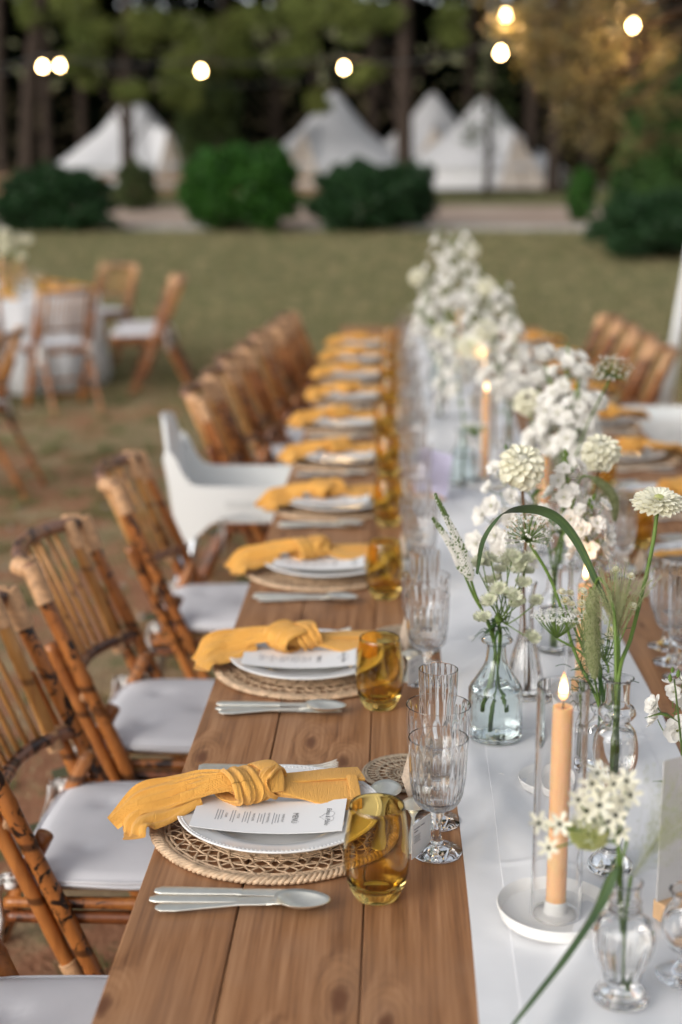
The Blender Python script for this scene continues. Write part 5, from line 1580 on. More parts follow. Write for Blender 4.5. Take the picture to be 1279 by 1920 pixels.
# speedwell spikes
def spike(name, P, i0, rmax, label, m1, m2, seed, v, kind='bump'):
    base = vobj[v].location; o = tuple(base); r = random.Random(seed)
    t = flower_root(name, label, 'flower', *o, name + ' stems')
    S = spline(P, 40)[::-1]                  # from the vase up to the tip
    MB().tube(local(S, o), lambda u: 0.0026 - 0.0012 * u, 7).put('stem', M_STEM, t)
    a = MB(); b = MB(); L_ = len(S); n = 620 if kind == 'bump' else 2600
    for i in range(n):
        u = i / n; q = i0 + (1 - i0) * u; k = min(int(q * (L_ - 1)), L_ - 2); fr = q * (L_ - 1) - k
        c = S[k].lerp(S[k + 1], fr); T = (S[k + 1] - S[k]).normalized()
        e = T.orthogonal().normalized(); e = Matrix.Rotation(i * 2.4, 3, T) @ e
        env = math.sin(PI * min(1, (u * 0.9 + 0.10))) ** 0.5
        if kind == 'bump':
            w = rmax * (0.35 + 0.75 * (1 - u)) * min(1, u * 10 + .3)
            p = c + e * w; sz = 0.0009 + 0.0011 * (1 - u)
            M = Matrix.Translation(p - Vector(o)) @ tilt_to(e + T * 0.4)
            (a if (r.random() < 0.30 + 0.5 * (u < 0.75)) else b).lathe([(sz, -sz * .5), (sz * .8, sz * .5), (0, sz)], 4, (0, 0, 0)) if False else \
                (a if (r.random() < 0.25 + 0.6 * (u < 0.72)) else b).add([M @ Vector(x) for x in [(sz, 0, 0), (0, sz, 0), (-sz, 0, 0), (0, -sz, 0), (0, 0, sz * 1.8)]], [(0, 1, 4), (1, 2, 4), (2, 3, 4), (3, 0, 4)])
        else:
            w = rmax * env
            st_ = c + e * w * 0.30; en = c + e * w * r.uniform(0.8, 1.25) + T * w * 0.9
            sd = T.cross(e) * 0.00020
            b.add([st_ - sd - Vector(o), st_ + sd - Vector(o), en - Vector(o)], [(0, 1, 2)])
            if i % 2 == 0:
                sz = 0.0013; M = Matrix.Translation(c + e * w * r.uniform(0.15, 0.62) - Vector(o)) @ tilt_to(e * 0.5 + T)
                (a if r.random() < 0.6 else b).add([M @ Vector(x) for x in [(sz, 0, 0), (0, sz, 0), (-sz, 0, 0), (0, -sz, 0), (0, 0, sz * 2.2)]], [(0, 1, 4), (1, 2, 4), (2, 3, 4), (3, 0, 4)])
    if a.v: a.put('open_florets', m1, t, smooth=False)['kind'] = 'stuff'
    b.put('seed_hairs' if kind != 'bump' else 'closed_buds', m2, t, smooth=False)['kind'] = 'stuff'
    return t
spike('speedwell', [(0.064, 2.04, 1.158), (0.088, 2.05, 1.108), (0.109, 2.06, 1.061), (0.128, 2.08, 0.997), (0.159, 2.1, 0.915), (0.178, 2.104, 0.80)], 0.46, 0.0062, 'taller speedwell spike leaning left from the decanter', M_PETALW, M_STEM, 1, 0)
spike('speedwell', [(0.063, 2.1, 1.108), (0.083, 2.1, 1.079), (0.102, 2.1, 1.046), (0.125, 2.1, 0.991), (0.162, 2.1, 0.911), (0.150, 2.102, 0.80)], 0.50, 0.0055, 'shorter green tipped speedwell spike leaning left from the decanter', M_PETALW, M_STEM, 2, 0)
spike('foxtail_grass', [(0.262, 1.735, 0.985), (0.258, 1.74, 1.03), (0.256, 1.74, 1.085), (0.262, 1.73, 1.118), (0.276, 1.70, 1.09), (0.277, 1.66, 1.00), (0.277, 1.655, 0.90)], 0.60, 0.0165, 'hanging fuzzy foxtail in front of the button flowers', M_SEED, M_FUZZ, 3, 2, 'hair')
spike('foxtail_grass', [(0.389, 2.42, 1.03), (0.384, 2.42, 1.072), (0.358, 2.43, 1.098), (0.332, 2.45, 1.100), (0.322, 2.48, 1.04), (0.305, 2.52, 0.93), (0.300, 2.52, 0.80)], 0.62, 0.0125, 'green foxtail arching to the right behind the pompon dahlia stem', M_SEED, M_FUZZ, 4, 17, 'hair')

# arching grass leaf and feathery plume from the bulb vase
def blade(P, w, label, v, side, n=60, name='grass_leaf', cup=0.25):
    base = vobj[v].location; o = tuple(base)
    t = flower_root(name, label, 'leaf', *o, 'long grass leaves')
    S = spline(P, n); sd = [Vector(side(i / (n - 1))).normalized() for i in range(n)]
    MB().ribbon(local(S, o), w, sd, 0.0007, cup).put('blade', M_BLADE, t, auto=30)
    MB().tube(local(S, o), lambda u: 0.0008 * (1.2 - u), 5).put('midrib', M_STEM, t)
    return t
blade([(0.277, 1.655, 0.88), (0.279, 1.66, 1.00), (0.284, 1.70, 1.055), (0.261, 1.74, 1.111), (0.238, 1.78, 1.157), (0.212, 1.8, 1.183), (0.179, 1.82, 1.188), (0.146, 1.84, 1.174), (0.123, 1.85, 1.138), (0.116, 1.86, 1.087)],
      lambda u: 0.0012 + 0.0088 * (max(0, math.sin(PI * min(1, max(0, (u - 0.20) / 0.85)))) ** 0.8), 'long green grass leaf bent over in an arch above the decanter', 2, lambda u: (0.62 - 0.3 * u, -0.9 + 0.25 * u, 0.62 - 0.2 * u))
def plume(hub, tips, n, ln, label, v, P, seed, m=M_FUZZ, r0=0.00022):
    base = vobj[v].location; o = tuple(base); r = random.Random(seed)
    t = flower_root('feather_grass', label, 'grass', *o, 'feathery grass plumes')
    S = spline(P, 24); MB().tube(local(S, o), 0.0021, 7).put('stem', M_STEM, t)
    a = MB(); H = Vector(hub); D = Vector(tips).normalized()
    for i in range(n):
        f = r.random(); s0 = H + D * ln * 0.35 * f
        d = (D + Vector((r.gauss(0, .30), r.gauss(0, .30), r.gauss(0, .16)))).normalized()
        l = ln * r.uniform(0.45, 1.0) * (1 - 0.35 * f)
        e = s0 + d * l + Vector((d.x, d.y, -0.15)) * l * 0.25
        a.tube(local(spline([s0, s0.lerp(e, 0.5) + D * l * 0.06, e], 4), o), r0, 3, cap=False)
        for k in range(4):
            q = s0.lerp(e, r.uniform(0.25, 1)) - Vector(o); z = 0.0008
            a.add([q + Vector((z, 0, 0)), q + Vector((0, 0, z * 1.8)), q + Vector((-z, 0, 0)), q - Vector((0, z, z))], [(0, 1, 2), (0, 2, 3), (0, 3, 1)])
    a.put('plume_hairs', m, t, smooth=False)['kind'] = 'stuff'
    return t
plume((0.283, 1.70, 1.045), (0.0, 0.1, 1.0), 190, 0.105, 'soft green plume of grass rising from the bulb vase', 2, [(0.280, 1.655, 0.88), (0.281, 1.66, 1.00), (0.283, 1.70, 1.05)], 9)
plume((0.250, 1.364, 0.892), (0.55, 0.0, 1.0), 75, 0.15, 'pale wispy grass fanning right from the nearest vase', 4, [(0.247, 1.361, 0.78), (0.248, 1.361, 0.85), (0.252, 1.364, 0.90)], 10, M_FUZZ, 0.00013)
plume((0.335, 2.45, 1.02), (0.55, 0.0, 1.0), 60, 0.10, 'thin wisps of grass beside the foxtail', 6, [(0.372, 2.62, 0.78), (0.368, 2.60, 0.93), (0.350, 2.5, 1.02)], 12)
blade([(0.246, 1.361, 0.80), (0.243, 1.361, 0.885), (0.236, 1.36, 0.912), (0.215, 1.34, 0.878), (0.18, 1.31, 0.84), (0.152, 1.29, 0.812), (0.120, 1.27, 0.778)],
      lambda u: 0.0015 + 0.0085 * (max(0, math.sin(PI * min(1, max(0, (u - 0.22) / 0.82)))) ** 0.7), 'dark green leaf drooping towards the lower edge from the nearest vase', 4, lambda u: (0.75, -0.15, 0.85))

# astrantia in the decanter
def pincushion(seed):
    r = random.Random(seed); mb = MB()
    for i in range(20):
        vs, fs = petal(0.0125, 0.0026, 0.3, 0.22, 3, 2, 0, 0.7)
        mb.add([Matrix.Rotation(2 * PI * i / 20, 4, 'Z') @ Matrix.Rotation(-0.22 + r.uniform(-.15, .15), 4, 'Y') @ Vector(p) for p in vs], fs)
    return mb.mesh('bracts', M_BRACT)
def pin_dome(seed):
    r = random.Random(seed); mb = MB()
    for i in range(46):
        f = (i + .5) / 46; a = i * 2.4; th = 1.35 * f ** .6
        d = Vector((math.sin(th) * math.cos(a), math.sin(th) * math.sin(a), math.cos(th))); c = d * (0.0058 * r.uniform(.8, 1.25)) + Vector((0, 0, 0.001)); z = 0.0006
        M = Matrix.Translation(c) @ tilt_to(d)
        mb.tube([d * 0.002, c], 0.00025, 3, cap=False)
        mb.add([M @ Vector(x) for x in [(z, 0, 0), (0, z, 0), (-z, 0, 0), (0, -z, 0), (0, 0, z * 1.5)]], [(0, 1, 4), (1, 2, 4), (2, 3, 4), (3, 0, 4)])
    return mb.mesh('stamens', M_BRACT)
PB = [pincushion(i) for i in range(2)]; PD = [pin_dome(i) for i in range(2)]
def multi(name, label, v, pts, hub, place_head, seed, group, fork=True, r0=0.0010):
    base = vobj[v].location; o = tuple(base); r = random.Random(seed)
    t = flower_root(name, label, 'flower', *o, group)
    S = stem_path(v, hub, seed=seed)
    mb = MB(); mb.tube(local(S, o), r0 * 1.7, 7)
    for i, p in enumerate(pts):
        p = Vector(p); q = S[-1 - (i % 5)]
        mb.tube(local(spline([q, q.lerp(p, 0.5) + Vector((r.uniform(-.004, .004), r.uniform(-.004, .004), -0.004)), p - Vector((0, 0, 0.002))], 8), o), r0, 5)
        place_head(t, p - Vector(o), i, r)
    mb.put('stems', M_STEM, t)
    return t
def ph_astr(t, p, i, r):
    d = Vector((r.uniform(-.6, .6), r.uniform(-.9, -.1), 1)); k = r.uniform(1.05, 1.35)
    M = Matrix.Translation(p) @ tilt_to(d, r.uniform(0, 6)) @ Matrix.Diagonal((k, k, k, 1))
    b = put('flower_head', PB[i % 2], t); b.matrix_local = M
    put('stamens', PD[i % 2], b)
A = [(0.139, 2.05, 0.964), (0.164, 2.08, 1.0), (0.183, 2.05, 1.0), (0.185, 2.1, 1.047), (0.142, 2.12, 1.033), (0.171, 2.13, 1.017), (0.197, 2.1, 1.03), (0.203, 2.1, 1.005), (0.221, 2.08, 0.983), (0.215, 2.07, 0.928), (0.159, 2.12, 1.003), (0.13, 2.1, 1.035), (0.209, 2.14, 1.013), (0.152, 2.09, 1.045), (0.176, 2.11, 0.985), (0.150, 2.07, 0.985), (0.192, 2.06, 0.985), (0.180, 2.12, 1.035), (0.210, 2.11, 1.04)]
multi('astrantia', 'greenish white astrantia pincushions spreading from the decanter', 0, A[:8], (0.170, 2.095, 0.945), ph_astr, 3, 'astrantia')
multi('astrantia', 'astrantia stem with pincushions leaning right out of the decanter', 0, A[8:], (0.180, 2.10, 0.940), ph_astr, 4, 'astrantia')
# narrow leaves at the decanter mouth
base0 = vobj[0].location
lf = MB(); r_ = random.Random(8)
for i in range(16):
    a = r_.uniform(0, 6.28); l = r_.uniform(0.018, 0.042); p0 = Vector((r_.uniform(-.008, .008), r_.uniform(-.008, .008), 0.165 + r_.uniform(-.002, .02)))
    lf.ribbon(spline([p0, p0 + Vector((math.cos(a) * l * .5, math.sin(a) * l * .5, l * .35)), p0 + Vector((math.cos(a) * l, math.sin(a) * l, -l * .15))], 7), lambda u: 0.0028 * math.sin(PI * min(1, u + .12)) + 0.0003, Vector((-math.sin(a), math.cos(a), 0)))
o = lf.put('leaf_tuft', M_DARKLEAF, None); o.location = base0; tag(o, 'dark narrow leaves spilling over the decanter lip', 'leaves', kind='stuff')

# button feverfew and its threadlike leaves in the jar vase
def button(seed):
    mb = MB(); r = random.Random(seed)
    for ring, (n, rr, zz) in enumerate([(14, 0.0062, 0.000), (13, 0.0055, 0.0022), (11, 0.0042, 0.0034)]):
        for i in range(n):
            vs, fs = petal(0.0036, 0.0030, 0.4, 0.2, 2, 2)
            mb.add([Matrix.Rotation(2 * PI * i / n + ring, 4, 'Z') @ Matrix.Translation((rr * 0.55, 0, zz)) @ Matrix.Rotation(-0.3 - ring * 0.4, 4, 'Y') @ Vector(p) for p in vs], fs)
    return mb.mesh('button_petals', M_PETAL)
BT = [button(i) for i in range(2)]
BC = MB().lathe([(0, 0.001), (0.0028, 0.0014), (0.0022, 0.0034), (0, 0.0042)], 12).mesh('button_eye', M_YELLOWEYE)
def ph_fev(t, p, i, r):
    d = Vector((r.uniform(-.4, .4), r.uniform(-1.0, -.2), 1)); k = r.uniform(0.95, 1.25)
    M = Matrix.Translation(p) @ tilt_to(d, r.uniform(0, 6)) @ Matrix.Diagonal((k, k, k, 1))
    b = put('button_flower', BT[i % 2], t); b.matrix_local = M
    put('button_eye', BC, b)
Fv = [(0.248, 2.0, 1.019), (0.279, 2.0, 1.02), (0.264, 2.0, 1.002), (0.278, 2.0, 1.003), (0.29, 2.0, 0.998), (0.271, 2.0, 0.988), (0.285, 2.0, 0.986), (0.269, 2.0, 0.973), (0.255, 2.0, 1.007), (0.322, 2.0, 0.964), (0.326, 2.0, 1.054), (0.348, 2.0, 1.045), (0.352, 2.0, 0.999), (0.308, 2.0, 0.945), (0.293, 2.0, 1.014), (0.32, 2.0, 0.954), (0.297, 2.01, 0.985), (0.262, 2.01, 1.016)]
multi('feverfew', 'cluster of cream button flowers in the small jar vase', 3, Fv[:9], (0.285, 1.995, 0.93), ph_fev, 5, 'button feverfew')
multi('feverfew', 'right-hand sprig of cream button flowers rising from the jar vase', 3, Fv[9:], (0.315, 1.995, 0.92), ph_fev, 6, 'button feverfew')
base3 = vobj[3].location; r_ = random.Random(18); th_ = MB()
for i in range(130):
    a = r_.uniform(0, 6.28); q = r_.uniform(0, 0.03); p0 = Vector((-0.02 + r_.gauss(0, .016), r_.gauss(0, .012), 0.105 + r_.uniform(0, 0.10)))
    l = r_.uniform(0.012, 0.036); d = Vector((math.cos(a), math.sin(a), r_.uniform(-.3, .6)))
    th_.tube(spline([p0, p0 + d * l * .5 + Vector((0, 0, .002)), p0 + d * l + Vector((0, 0, -.004))], 5), 0.00055, 4)
for i in range(6):
    p0 = Vector((r_.uniform(-.01, .01), r_.uniform(-.01, .01), 0.02)); th_.tube(spline([p0, p0 + Vector((0, 0, .08)), Vector((-0.02 + r_.gauss(0, .014), r_.gauss(0, .01), 0.19))], 10), 0.0012, 6)
o = th_.put('thread_leaves', M_DARKLEAF, None); o.location = base3; tag(o, 'dark threadlike leaves crowding out of the small jar vase', 'leaves', kind='stuff')

# star of Bethlehem and a green umbel in the nearest vase
ST = bloom('star', 0.0135, 1)
def ph_star(t, p, i, r):
    d = Vector((r.uniform(-.7, .7), r.uniform(-1.6, -.6), r.uniform(.2, 1))); k = r.uniform(0.9, 1.2)
    b = put('star_flower', ST[0], t); b.matrix_local = Matrix.Translation(p) @ tilt_to(d, r.uniform(0, 6)) @ Matrix.Diagonal((k, k, k, 1))
    put('black_eye', ST[1], b)
SB = [(0.194, 1.36, 0.986), (0.207, 1.36, 1.004), (0.219, 1.36, 0.989), (0.229, 1.36, 1.004), (0.238, 1.36, 0.986), (0.203, 1.36, 0.974), (0.225, 1.36, 0.963), (0.166, 1.36, 0.932), (0.154, 1.36, 0.959), (0.242, 1.36, 1.007), (0.212, 1.36, 1.015), (0.237, 1.36, 0.951), (0.176, 1.36, 0.959), (0.246, 1.36, 0.992), (0.232, 1.355, 0.972), (0.214, 1.35, 0.985)]
multi('star_flowers', 'white star flowers with dark eyes in front of the candle', 4, SB, (0.226, 1.361, 0.955), ph_star, 7, 'star flowers')
umbel('lace', 0.208, 1.372, 0.958, 0.0175, 4, 'small green unopened umbel below the white star flowers', 8)
gh = MB(); r_ = random.Random(4)
for i in range(420):
    f = (i + .5) / 420; a = i * 2.4; th = 2.6 * f ** .6; d = Vector((math.sin(th) * math.cos(a), math.sin(th) * math.sin(a), math.cos(th) * 0.9)); c = d * 0.019 * r_.uniform(.8, 1.05); z = 0.0018
    M = Matrix.Translation(c) @ tilt_to(d + Vector((0, 0, .8)))
    gh.add([M @ Vector(x) for x in [(z, 0, 0), (0, z, 0), (-z, 0, 0), (0, -z, 0), (0, 0, z * 2.4)]], [(0, 1, 4), (1, 2, 4), (2, 3, 4), (3, 0, 4)])
gt = flower_root('green_umbel', 'round yellow-green seed head hanging before the candle dish', 'flower', *tuple(vobj[4].location), None)
g_ = gh.put('seed_head', M_PETALG, gt, smooth=False); g_.location = Vector((0.208, 1.37, 0.946)) - vobj[4].location; g_['kind'] = 'stuff'
MB().tube(local(stem_path(4, (0.212, 1.37, 0.935), seed=3), tuple(vobj[4].location)), 0.0016, 7).put('stem', M_STEM, gt)
# white florets cut by the right edge, in the footed vase
spray(0.402, 1.92, 0.880, 0.040, 5, 'blurred white florets reaching in at the right edge', 77, 9)
# pampas of stems in vase bottles is part of each flower; a few bare green stems in the bulb vase
# grey card in a beech block, lower right
blk = thing('table_card', 'grey table card standing in a beech wood block at the right edge', 'table card', (0.340, 1.540, RZ2), R(32))
MB().bevbox((0.018, 0.0, 0.012), (0.090, 0.024, 0.024), 0.0012).put('wood_block', M_BLOCK, blk, smooth=False)
MB().box((0.022, 0.0, 0.115), (0.110, 0.0014, 0.175)).put('card', M_GREYCARD, blk, smooth=False)
pc = thing('table_card', 'pale lilac card standing at the left edge of the runner beyond the decanter', 'table card', (0.122, 3.83, RZ), R(-58))
MB().box((0, 0, 0.075), (0.135, 0.0014, 0.118), m=Matrix.Rotation(R(-8), 4, 'X')).put('card', M_LILAC, pc, smooth=False)
MB().bevbox((0, 0, 0.009), (0.07, 0.022, 0.018), 0.001).put('foot_block', M_BLOCK, pc, smooth=False)
for i, (px_, py_) in enumerate([(0.155, 1.95), (0.205, 1.80), (0.24, 2.42), (0.15, 2.60), (0.36, 2.20)]):
    p = put('fallen_petal', petal_mesh('f', M_PETALW), None, (px_, py_, RZ + 0.001), (0.1 * i, 0.05, i * 1.9)); p.scale = (0.014,) * 3
    tag(p, 'loose white petal fallen on the runner ' + ['left of the empty dish', 'beside the front candle glass', 'behind the bell vase', 'at the far left beyond the decanter', 'right of the jar vase'][i], 'petal', 'fallen petals')
# flowers on the round table
def rt_flowers():
    t = thing('vase', 'small vase of cream flowers on the round guest table', 'vase', (-2.98, 11.35, 0.7355), 0)
    o = smooth_prof([(0.022, 0.0005), (0.026, 0.003), (0.0265, 0.09), (0.015, 0.120), (0.0135, 0.158), (0.0170, 0.165)], 30)
    MB().lathe(shell(o), 40).put('glass', M_CLEAR, t)
    r = random.Random(3)
    for i in range(9):
        f = thing('dahlia', 'cream dahlia %s in the vase on the round table' % ['at the top', 'at the upper left', 'at the upper right', 'in the middle', 'at the left', 'at the right', 'low at the front', 'low at the left', 'low at the right'][i], 'flower', (-2.98, 11.35, 0.7355), 0, 'flowers on the round table')
        p = Vector((r.uniform(-.14, .14), r.uniform(-.10, .10), r.uniform(0.30, 0.52)))
        MB().tube(spline([(0, 0, 0.02), (0, 0, 0.16), p], 8), 0.002, 5).put('stem', M_STEM, f)
        b = put('bloom', bloom('dahlia', 0.040, 1)[0], f); b.matrix_local = Matrix.Translation(p) @ tilt_to((0, -.6, 1))
rt_flowers()

# ================================================================== THE CAMP BEHIND THE LAWN
M_CANVAS = cloth('tent canvas', (0.60, 0.60, 0.62), 200, 0.2, 0.002)
M_CANVAS2 = cloth('tent door canvas', (0.60, 0.52, 0.45), 200, 0.2, 0.002)
M_BARK = simple('pine bark', (0.048, 0.036, 0.029), 0.95, var=0.4, vscale=6, bmp=0.8, bscale=18, bdist=0.02, spec=0.05)
M_PINE = leafy('pine needles', (0.095, 0.125, 0.034), (0.21, 0.235, 0.066), 0.7, 0.25, 0.8, 0.1)
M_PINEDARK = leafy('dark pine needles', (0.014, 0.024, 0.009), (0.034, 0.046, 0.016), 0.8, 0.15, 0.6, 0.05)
M_BUSHG = leafy('bright bush leaves', (0.022, 0.080, 0.012), (0.055, 0.155, 0.026), 0.4, 0.25, 3.0)
M_BUSHD = leafy('dark bush leaves', (0.014, 0.042, 0.014), (0.032, 0.078, 0.028), 0.45, 0.2, 3.0)
M_BUSHM = leafy('mid green shrub leaves', (0.030, 0.075, 0.018), (0.075, 0.15, 0.040), 0.5, 0.3, 2.0)
M_BUSHO = leafy('olive bush leaves', (0.035, 0.055, 0.015), (0.08, 0.11, 0.035), 0.5, 0.25, 2.0)
M_OLIVE = leafy('olive tree leaves', (0.085, 0.082, 0.035), (0.19, 0.165, 0.08), 0.4, 0.35, 3.0)
M_RAIL = simple('weathered rail', (0.20, 0.12, 0.07), 0.9, var=0.3, vscale=10)
M_FOREST = leafy('deep forest leaves', (0.002, 0.004, 0.002), (0.007, 0.010, 0.005), 0.9, 0.05, 0.3, 0.0)  # near-black: the deep shade of the wood is put into the leaf colour

def bell_tent(x, y, r, h, door_az, label, bend=0.0):
    z = gz(y)
    t = thing('bell_tent', label, 'tent', (x, y, z), 0, 'white bell tents at the edge of the pines')
    K = 12; n = K * 4
    prof = [(r * 1.0, 0.50), (r * 0.80, 0.80), (r * 0.60, 1.14), (r * 0.40, 1.52 / 2.5 * h * 1.0), (r * 0.22, h * 0.80), (r * 0.07, h * 0.965), (0.0, h)]
    def mod(rr, zz, th, i):
        f = abs(((th - door_az) * K / (2 * PI)) % 1.0 - 0.5) * 2     # guy lines pull the seams out
        return rr * (1 - 0.045 * (1 - f) * (1 - zz / h))
    MB().lathe(prof, n, mod=mod).put('canopy', M_CANVAS, t, auto=25)
    wl_ = MB(); vs = []; fs = []
    for zz in (0.0, 0.25, 0.50):
        for k in range(n):
            th = 2 * PI * k / n; rr = mod(r * (0.955 + 0.0 * zz), 0.3, th, 0); vs.append((rr * math.cos(th), rr * math.sin(th), zz))
    for i in range(2):
        for k in range(n): fs.append((i * n + k, i * n + (k + 1) % n, (i + 1) * n + (k + 1) % n, (i + 1) * n + k))
    wl_.add(vs, fs); wl_.put('side_wall', M_CANVAS, t, auto=25)
    # A-frame entrance
    M = Matrix.Rotation(door_az, 4, 'Z'); d = MB(); e = MB()
    a, b = Vector((r * 1.03, -0.75, 0)), Vector((r * 1.03, 0.75, 0)); c = Vector((r * 0.80, 0, 1.42)); q = Vector((r * 0.40, 0, h * 0.66))
    a2, b2 = Vector((r * 0.74, -0.72, 0.66)), Vector((r * 0.74, 0.72, 0.66))
    for (p0, p1, p2) in ((a, c, b),): d.add([M @ p0, M @ p1, M @ p2, M @ (p0 + Vector((-.02, 0, 0))), M @ (p1 + Vector((-.02, 0, 0))), M @ (p2 + Vector((-.02, 0, 0)))], [(0, 2, 1), (3, 4, 5), (0, 1, 4, 3), (1, 2, 5, 4)])
    e.add([M @ v for v in (a, c, q, a2, b, b2)], [(0, 1, 2, 3), (4, 5, 2, 1)])
    d.put('door_flap', M_CANVAS2, t, smooth=False); e.put('porch_roof', M_CANVAS, t, smooth=False)
    z_ = MB(); z_.tube([M @ Vector((r * 1.035, 0, 0)), M @ Vector((r * 0.81, 0, 1.38))], 0.015, 5); z_.put('zip', M_RAIL, t)
    MB().tube([(0, 0, 0), (0, 0, h + 0.08)], 0.03, 8).put('centre_pole', M_RAIL, t)
    g = MB()
    for k in range(K):
        th = door_az + (k + .5) * 2 * PI / K
        g.tube([(r * .98 * math.cos(th), r * .98 * math.sin(th), 0.5), (r * 1.55 * math.cos(th), r * 1.55 * math.sin(th), 0.0)], 0.006, 4)
    g.put('guy_ropes', M_CANVAS, t)
    return t
bell_tent(-7.02, 39.5, 2.30, 2.42, R(-90 + 38), 'left white bell tent behind the hedge, a pine trunk standing in front of it')
bell_tent(-1.62, 39.5, 2.28, 2.50, R(-90 - 22), 'middle white bell tent between the bright bush and the thick pine')
bell_tent(2.36, 39.0, 2.2, 2.36, R(-90 + 24), 'right white bell tent in front of the hidden one, half behind a small tree')
bell_tent(1.20, 46.0, 2.2, 2.50, R(-90), 'greyish bell tent half hidden behind the right bell tent')

def xz(px, py, Y):
    d = cam.rotation_euler.to_matrix() @ Vector(((px - 639.5) / 2667, (960 - py) / 2667, -1.0))
    return (d.x / d.y * Y, 1.6 + d.z / d.y * Y)
rngt = np.random.default_rng(99)
def clump(c, rad, n, flat=0.6, r=rngt):
    p = r.normal(size=(n, 3)); p /= np.linalg.norm(p, axis=1)[:, None]
    p *= (r.uniform(0.25, 1.0, n) ** 0.6)[:, None]
    p *= np.array([rad, rad, rad * flat]); return p + np.array(c)
def pine(x, y, rad, label, lean=0.0, clumps=(), topz=13.5, crown_r=3.2, m=None, top=True):
    z = gz(y)
    t = thing('pine_tree', label, 'tree', (x, y, z), 0, 'pine trees round the camp')
    r = random.Random(int(x * 100 + y * 7))
    P = spline([(0, 0, -0.1), (lean * 0.3, 0, 3), (lean, 0.1, 7), (lean * 1.6 + r.uniform(-.3, .3), 0.2, topz - 1)], 24)
    MB().tube(P, lambda u: rad * (1.18 - 0.6 * u) if u > 0.03 else rad * 1.5, 12).put('trunk', M_BARK, t)
    br = MB(); C = []
    if top:
        for i in range(16):
            a = r.uniform(0, 6.28); q = crown_r * math.sqrt(r.random()); cz = topz - 4.0 + r.uniform(0, 4.2) - q * 0.3
            c = (P[-1].x + q * math.cos(a), P[-1].y + q * math.sin(a), cz)
            s = P[min(23, int(23 * max(0, (cz - 1.5) / topz)))]
            br.tube([s, Vector(c)], lambda u: rad * 0.3 * (1 - 0.7 * u), 5)
            C.append(clump(c, 1.15, 420, 0.5))
    for (px, py, pr, Yc) in clumps:
        cx, cz = xz(px, py, Yc); c = (cx - x, Yc - y, cz - z)
        s = P[max(0, min(23, int(23 * (c[2] - 0.3) / topz)))]
        br.tube(spline([s, s.lerp(Vector(c), 0.5) + Vector((0, 0, 0.15)), Vector(c)], 6), lambda u: rad * 0.22 * (1 - 0.8 * u) + 0.004, 5)
        R0 = pr / 2667 * Yc
        for k in range(4):
            C.append(clump((c[0] + r.uniform(-.6, .6) * R0, c[1] + r.uniform(-.5, .5), c[2] + r.uniform(-.5, .5) * R0), R0 * 0.62, 210, 0.75))
    if br.v: br.put('branches', M_BARK, t)
    if C:
        me = leaf_cloud('crown', np.concatenate(C), 0.20, m or M_PINE, rngt, 0.22)
        put('crown', me, t)
    return t
X = lambda px, Y: (px - 738) / 2667 * Y
pine(X(250, 33.5), 33.5, 0.14, 'slim pine standing in front of the left bell tent', 0.15, [(130, 25, 70, 33), (205, 85, 60, 33), (300, 55, 65, 33.5), (250, 185, 38, 33), (330, 165, 45, 33.5), (165, 130, 40, 34)])
pine(X(60, 36), 36, 0.20, 'leaning pine at the far left behind the pair of bulbs', 1.0, [(60, 15, 50, 36)])
pine(X(18, 38), 38, 0.14, 'dark pine cut by the left edge', 0.2)
pine(X(103, 40), 40, 0.13, 'thin dark pine between the leaning pine and the left tent', 0.1)
pine(X(522, 37.5), 37.5, 0.14, 'slim reddish pine left of the middle bell tent', 0.1, [(395, 75, 70, 36), (430, 130, 60, 36), (460, 30, 70, 36), (395, 210, 45, 36), (560, 110, 50, 36), (540, 40, 60, 36), (350, 120, 50, 36), (590, 190, 34, 37)])
pine(X(757, 33), 33, 0.17, 'thick pine trunk right of the middle bell tent', -0.05, [(620, 20, 80, 33), (700, 50, 55, 33), (860, 50, 45, 33.5), (690, 130, 35, 33.5)])
pine(X(985, 38), 38, 0.17, 'pine standing at the right shoulder of the right bell tent', 0.1)
pine(X(1028, 37), 37, 0.16, 'pine beside the right bell tent, right of its neighbour', -0.1)
pine(X(1088, 40), 40, 0.17, 'dark pine in the gap right of the tents', 0.0)
pine(X(1162, 42), 42, 0.18, 'pale pine trunk near the right shrub', 0.1)
pine(X(700, 47), 47, 0.15, 'far pine behind the middle bell tent', 0.0)
pine(X(420, 46), 46, 0.15, 'far pine behind the two left bell tents', 0.3)
pine(X(600, 50), 50, 0.15, 'farthest pine in the dark behind the middle tent', -0.3)
pine(X(870, 48), 48, 0.16, 'far dark pine above the hidden bell tents', 0.2)
pine(X(170, 48), 48, 0.15, 'far pine behind the left bell tent', 0.1)
# small tree before the right tent
tt = thing('small_tree', 'small dark tree standing in front of the right bell tent', 'tree', (X(908, 36), 36, gz(36)))
MB().tube(spline([(0, 0, 0), (0.03, 0, 1), (-0.02, 0, 2.2), (0.03, 0, 3.3)], 12), lambda u: 0.09 * (1 - 0.6 * u), 8).put('trunk', M_BARK, tt)
Cc = [clump(((px - 908) / 2667 * 36, r0, 1.6 + (345 - py) / 2667 * 36 - gz(36)), pr / 2667 * 36 * 1.5, 110, 1.0) for px, py, pr, r0 in ((890, 225, 26, 0), (905, 265, 22, .2), (930, 230, 22, -.2), (875, 262, 16, 0), (915, 190, 26, .2), (918, 150, 30, 0))]
put('crown', leaf_cloud('crown', np.concatenate(Cc), 0.13, M_BUSHO, rngt, 0.4), tt)

